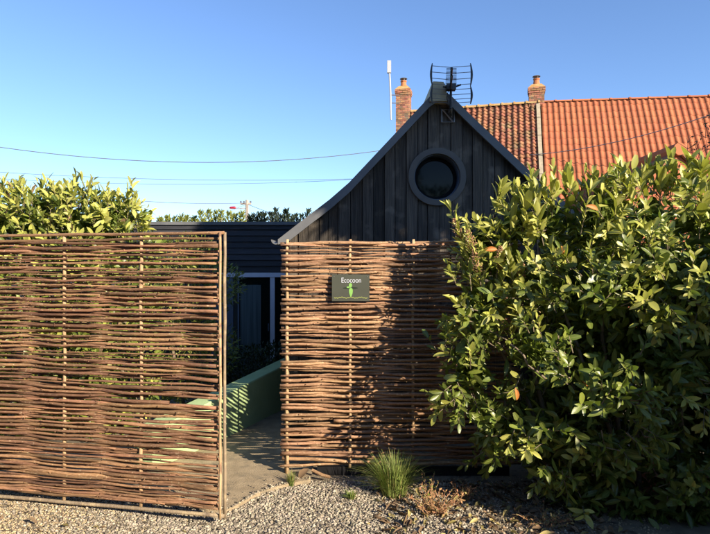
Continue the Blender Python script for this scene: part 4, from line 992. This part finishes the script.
# reddish dry weed
def weed(cx, cy, n, h, spread, label, ms, seed):
    rr = random.Random(seed); z = gh(cx, cy); e = empty('dry_weed', (cx, cy, z), label, 'plant'); P_, D_ = [], []; A_, B_ = [], []
    for i in range(n):
        ph = rr.uniform(0, 6.28); o_ = spread*rr.uniform(.1, 1); p = Vector((cx+rr.uniform(-1, 1)*spread*.25, cy+rr.uniform(-1, 1)*spread*.2, z)); q = p+Vector((math.cos(ph)*o_, math.sin(ph)*o_*.7, h*rr.uniform(.35, 1)))
        prev = p
        for t in np.linspace(.2, 1, 6):
            c = p.lerp(q, t)+Vector((rr.uniform(-1, 1), rr.uniform(-1, 1), rr.uniform(-1, 1)))*.006; A_.append(prev); B_.append(c); prev = c
            if t > .3:
                for _ in range(2): P_.append(c); D_.append((rr.gauss(0, 1), rr.gauss(0, 1), rr.gauss(.6, 1)))
    twigs('stems', (np.array(A_), np.array(B_)), .0022, e, M['flower']); P_ = np.array(P_); D_ = unit(np.array(D_)); m = len(P_)
    mt, _ = mats_from(P_, D_, unit(rng.normal(size=(m, 3))+[0, 0, 1]), rng.uniform(.010, .026, m)); leaf_cloud('leaves', None, mt, P_, LTs, [M[q] for q in ms], (rng.random(m) < .3).astype(int) if len(ms) > 1 else np.zeros(m, int), e)
x, y = G(436, 514); weed(x, y, 60, .15, .20, 'dried reddish orange weed sprawling on the gravel right of the grass', ('weed', 'grassY'), 1)
x, y = G(462, 500); weed(x, y, 34, .13, .13, 'pinkish dry weed sprigs close under the laurel edge', ('weed', 'leafD'), 2)
x, y = G(430, 500); weed(x, y, 14, .20, .07, 'upright grey green weed sprig between the tuft and the laurel', ('leafG', 'weed'), 3)
x, y = G(545, 524); weed(x, y, 30, .09, .22, 'straw coloured low weed on the grit at the laurel foot', ('grassY', 'weed'), 4)
# curled dead leaf and stick under the panel
def deadbits():
    x, y = G(303, 481); v = LTd[0][0].copy(); me = fastmesh('fallen_leaf', v*np.array([1.7, 1, .7]), LTd[0][1], M['dead'], LTd[0][2]); o = obj('fallen_leaf', me); o.scale = (.10,)*3; o.location = (x-.03, y, gh(x, y)+.02); o.rotation_euler = (R(58), R(10), R(-50)); tag(o, 'large curled tan dead leaf under the panel left corner', 'leaf')
    pts = [(W(312, 470, 4.36)), W(322, 475, 4.33), W(330, 477, 4.31)]; o = MB().tube(pts, [.012, .014, .011], 7).build('fallen_stick', M['rodR']); tag(o, 'short pinkish brown stick lying under the panel beside the dead leaf', 'stick')
deadbits()
# twiggy sprays in front of the roof at the right edge
def spray():
    e = empty('twiggy_shrub', W(712, 200, 4.6), 'bare twiggy brown sprays rising before the orange roof at the right edge', 'shrub')
    A_, B_, P_ = [], [], []
    rr = random.Random(8)
    for (a, b, Y) in (((712, 215), (704, 118), 4.7), ((722, 215), (712, 108), 4.7), ((690, 200), (687, 143), 4.5), ((708, 200), (697, 150), 4.6), ((730, 200), (716, 130), 4.7)):
        p, q = Vector(W(*a, Y)), Vector(W(*b, Y)); prev = p
        for t in np.linspace(.1, 1, 10):
            c = p.lerp(q, t)+Vector((rr.uniform(-1, 1), rr.uniform(-1, 1), 0))*.012; A_.append(prev); B_.append(c); prev = c
            if t > .35:
                for _ in range(3):
                    d = c+Vector((rr.uniform(-1, 1)*.06, rr.uniform(-1, 1)*.05, rr.uniform(.0, .07))); A_.append(c); B_.append(d); P_.append(d)
    twigs('twigs', (np.array(A_), np.array(B_)), .003, e, M['bark']); P_ = np.array(P_); m = len(P_)
    mt, _ = mats_from(P_, unit(rng.normal(size=(m, 3))), unit(rng.normal(size=(m, 3))), rng.uniform(.02, .04, m)); leaf_cloud('leaves', None, mt, P_, LTs, [M['dead']], np.zeros(m, int), e)
spray()
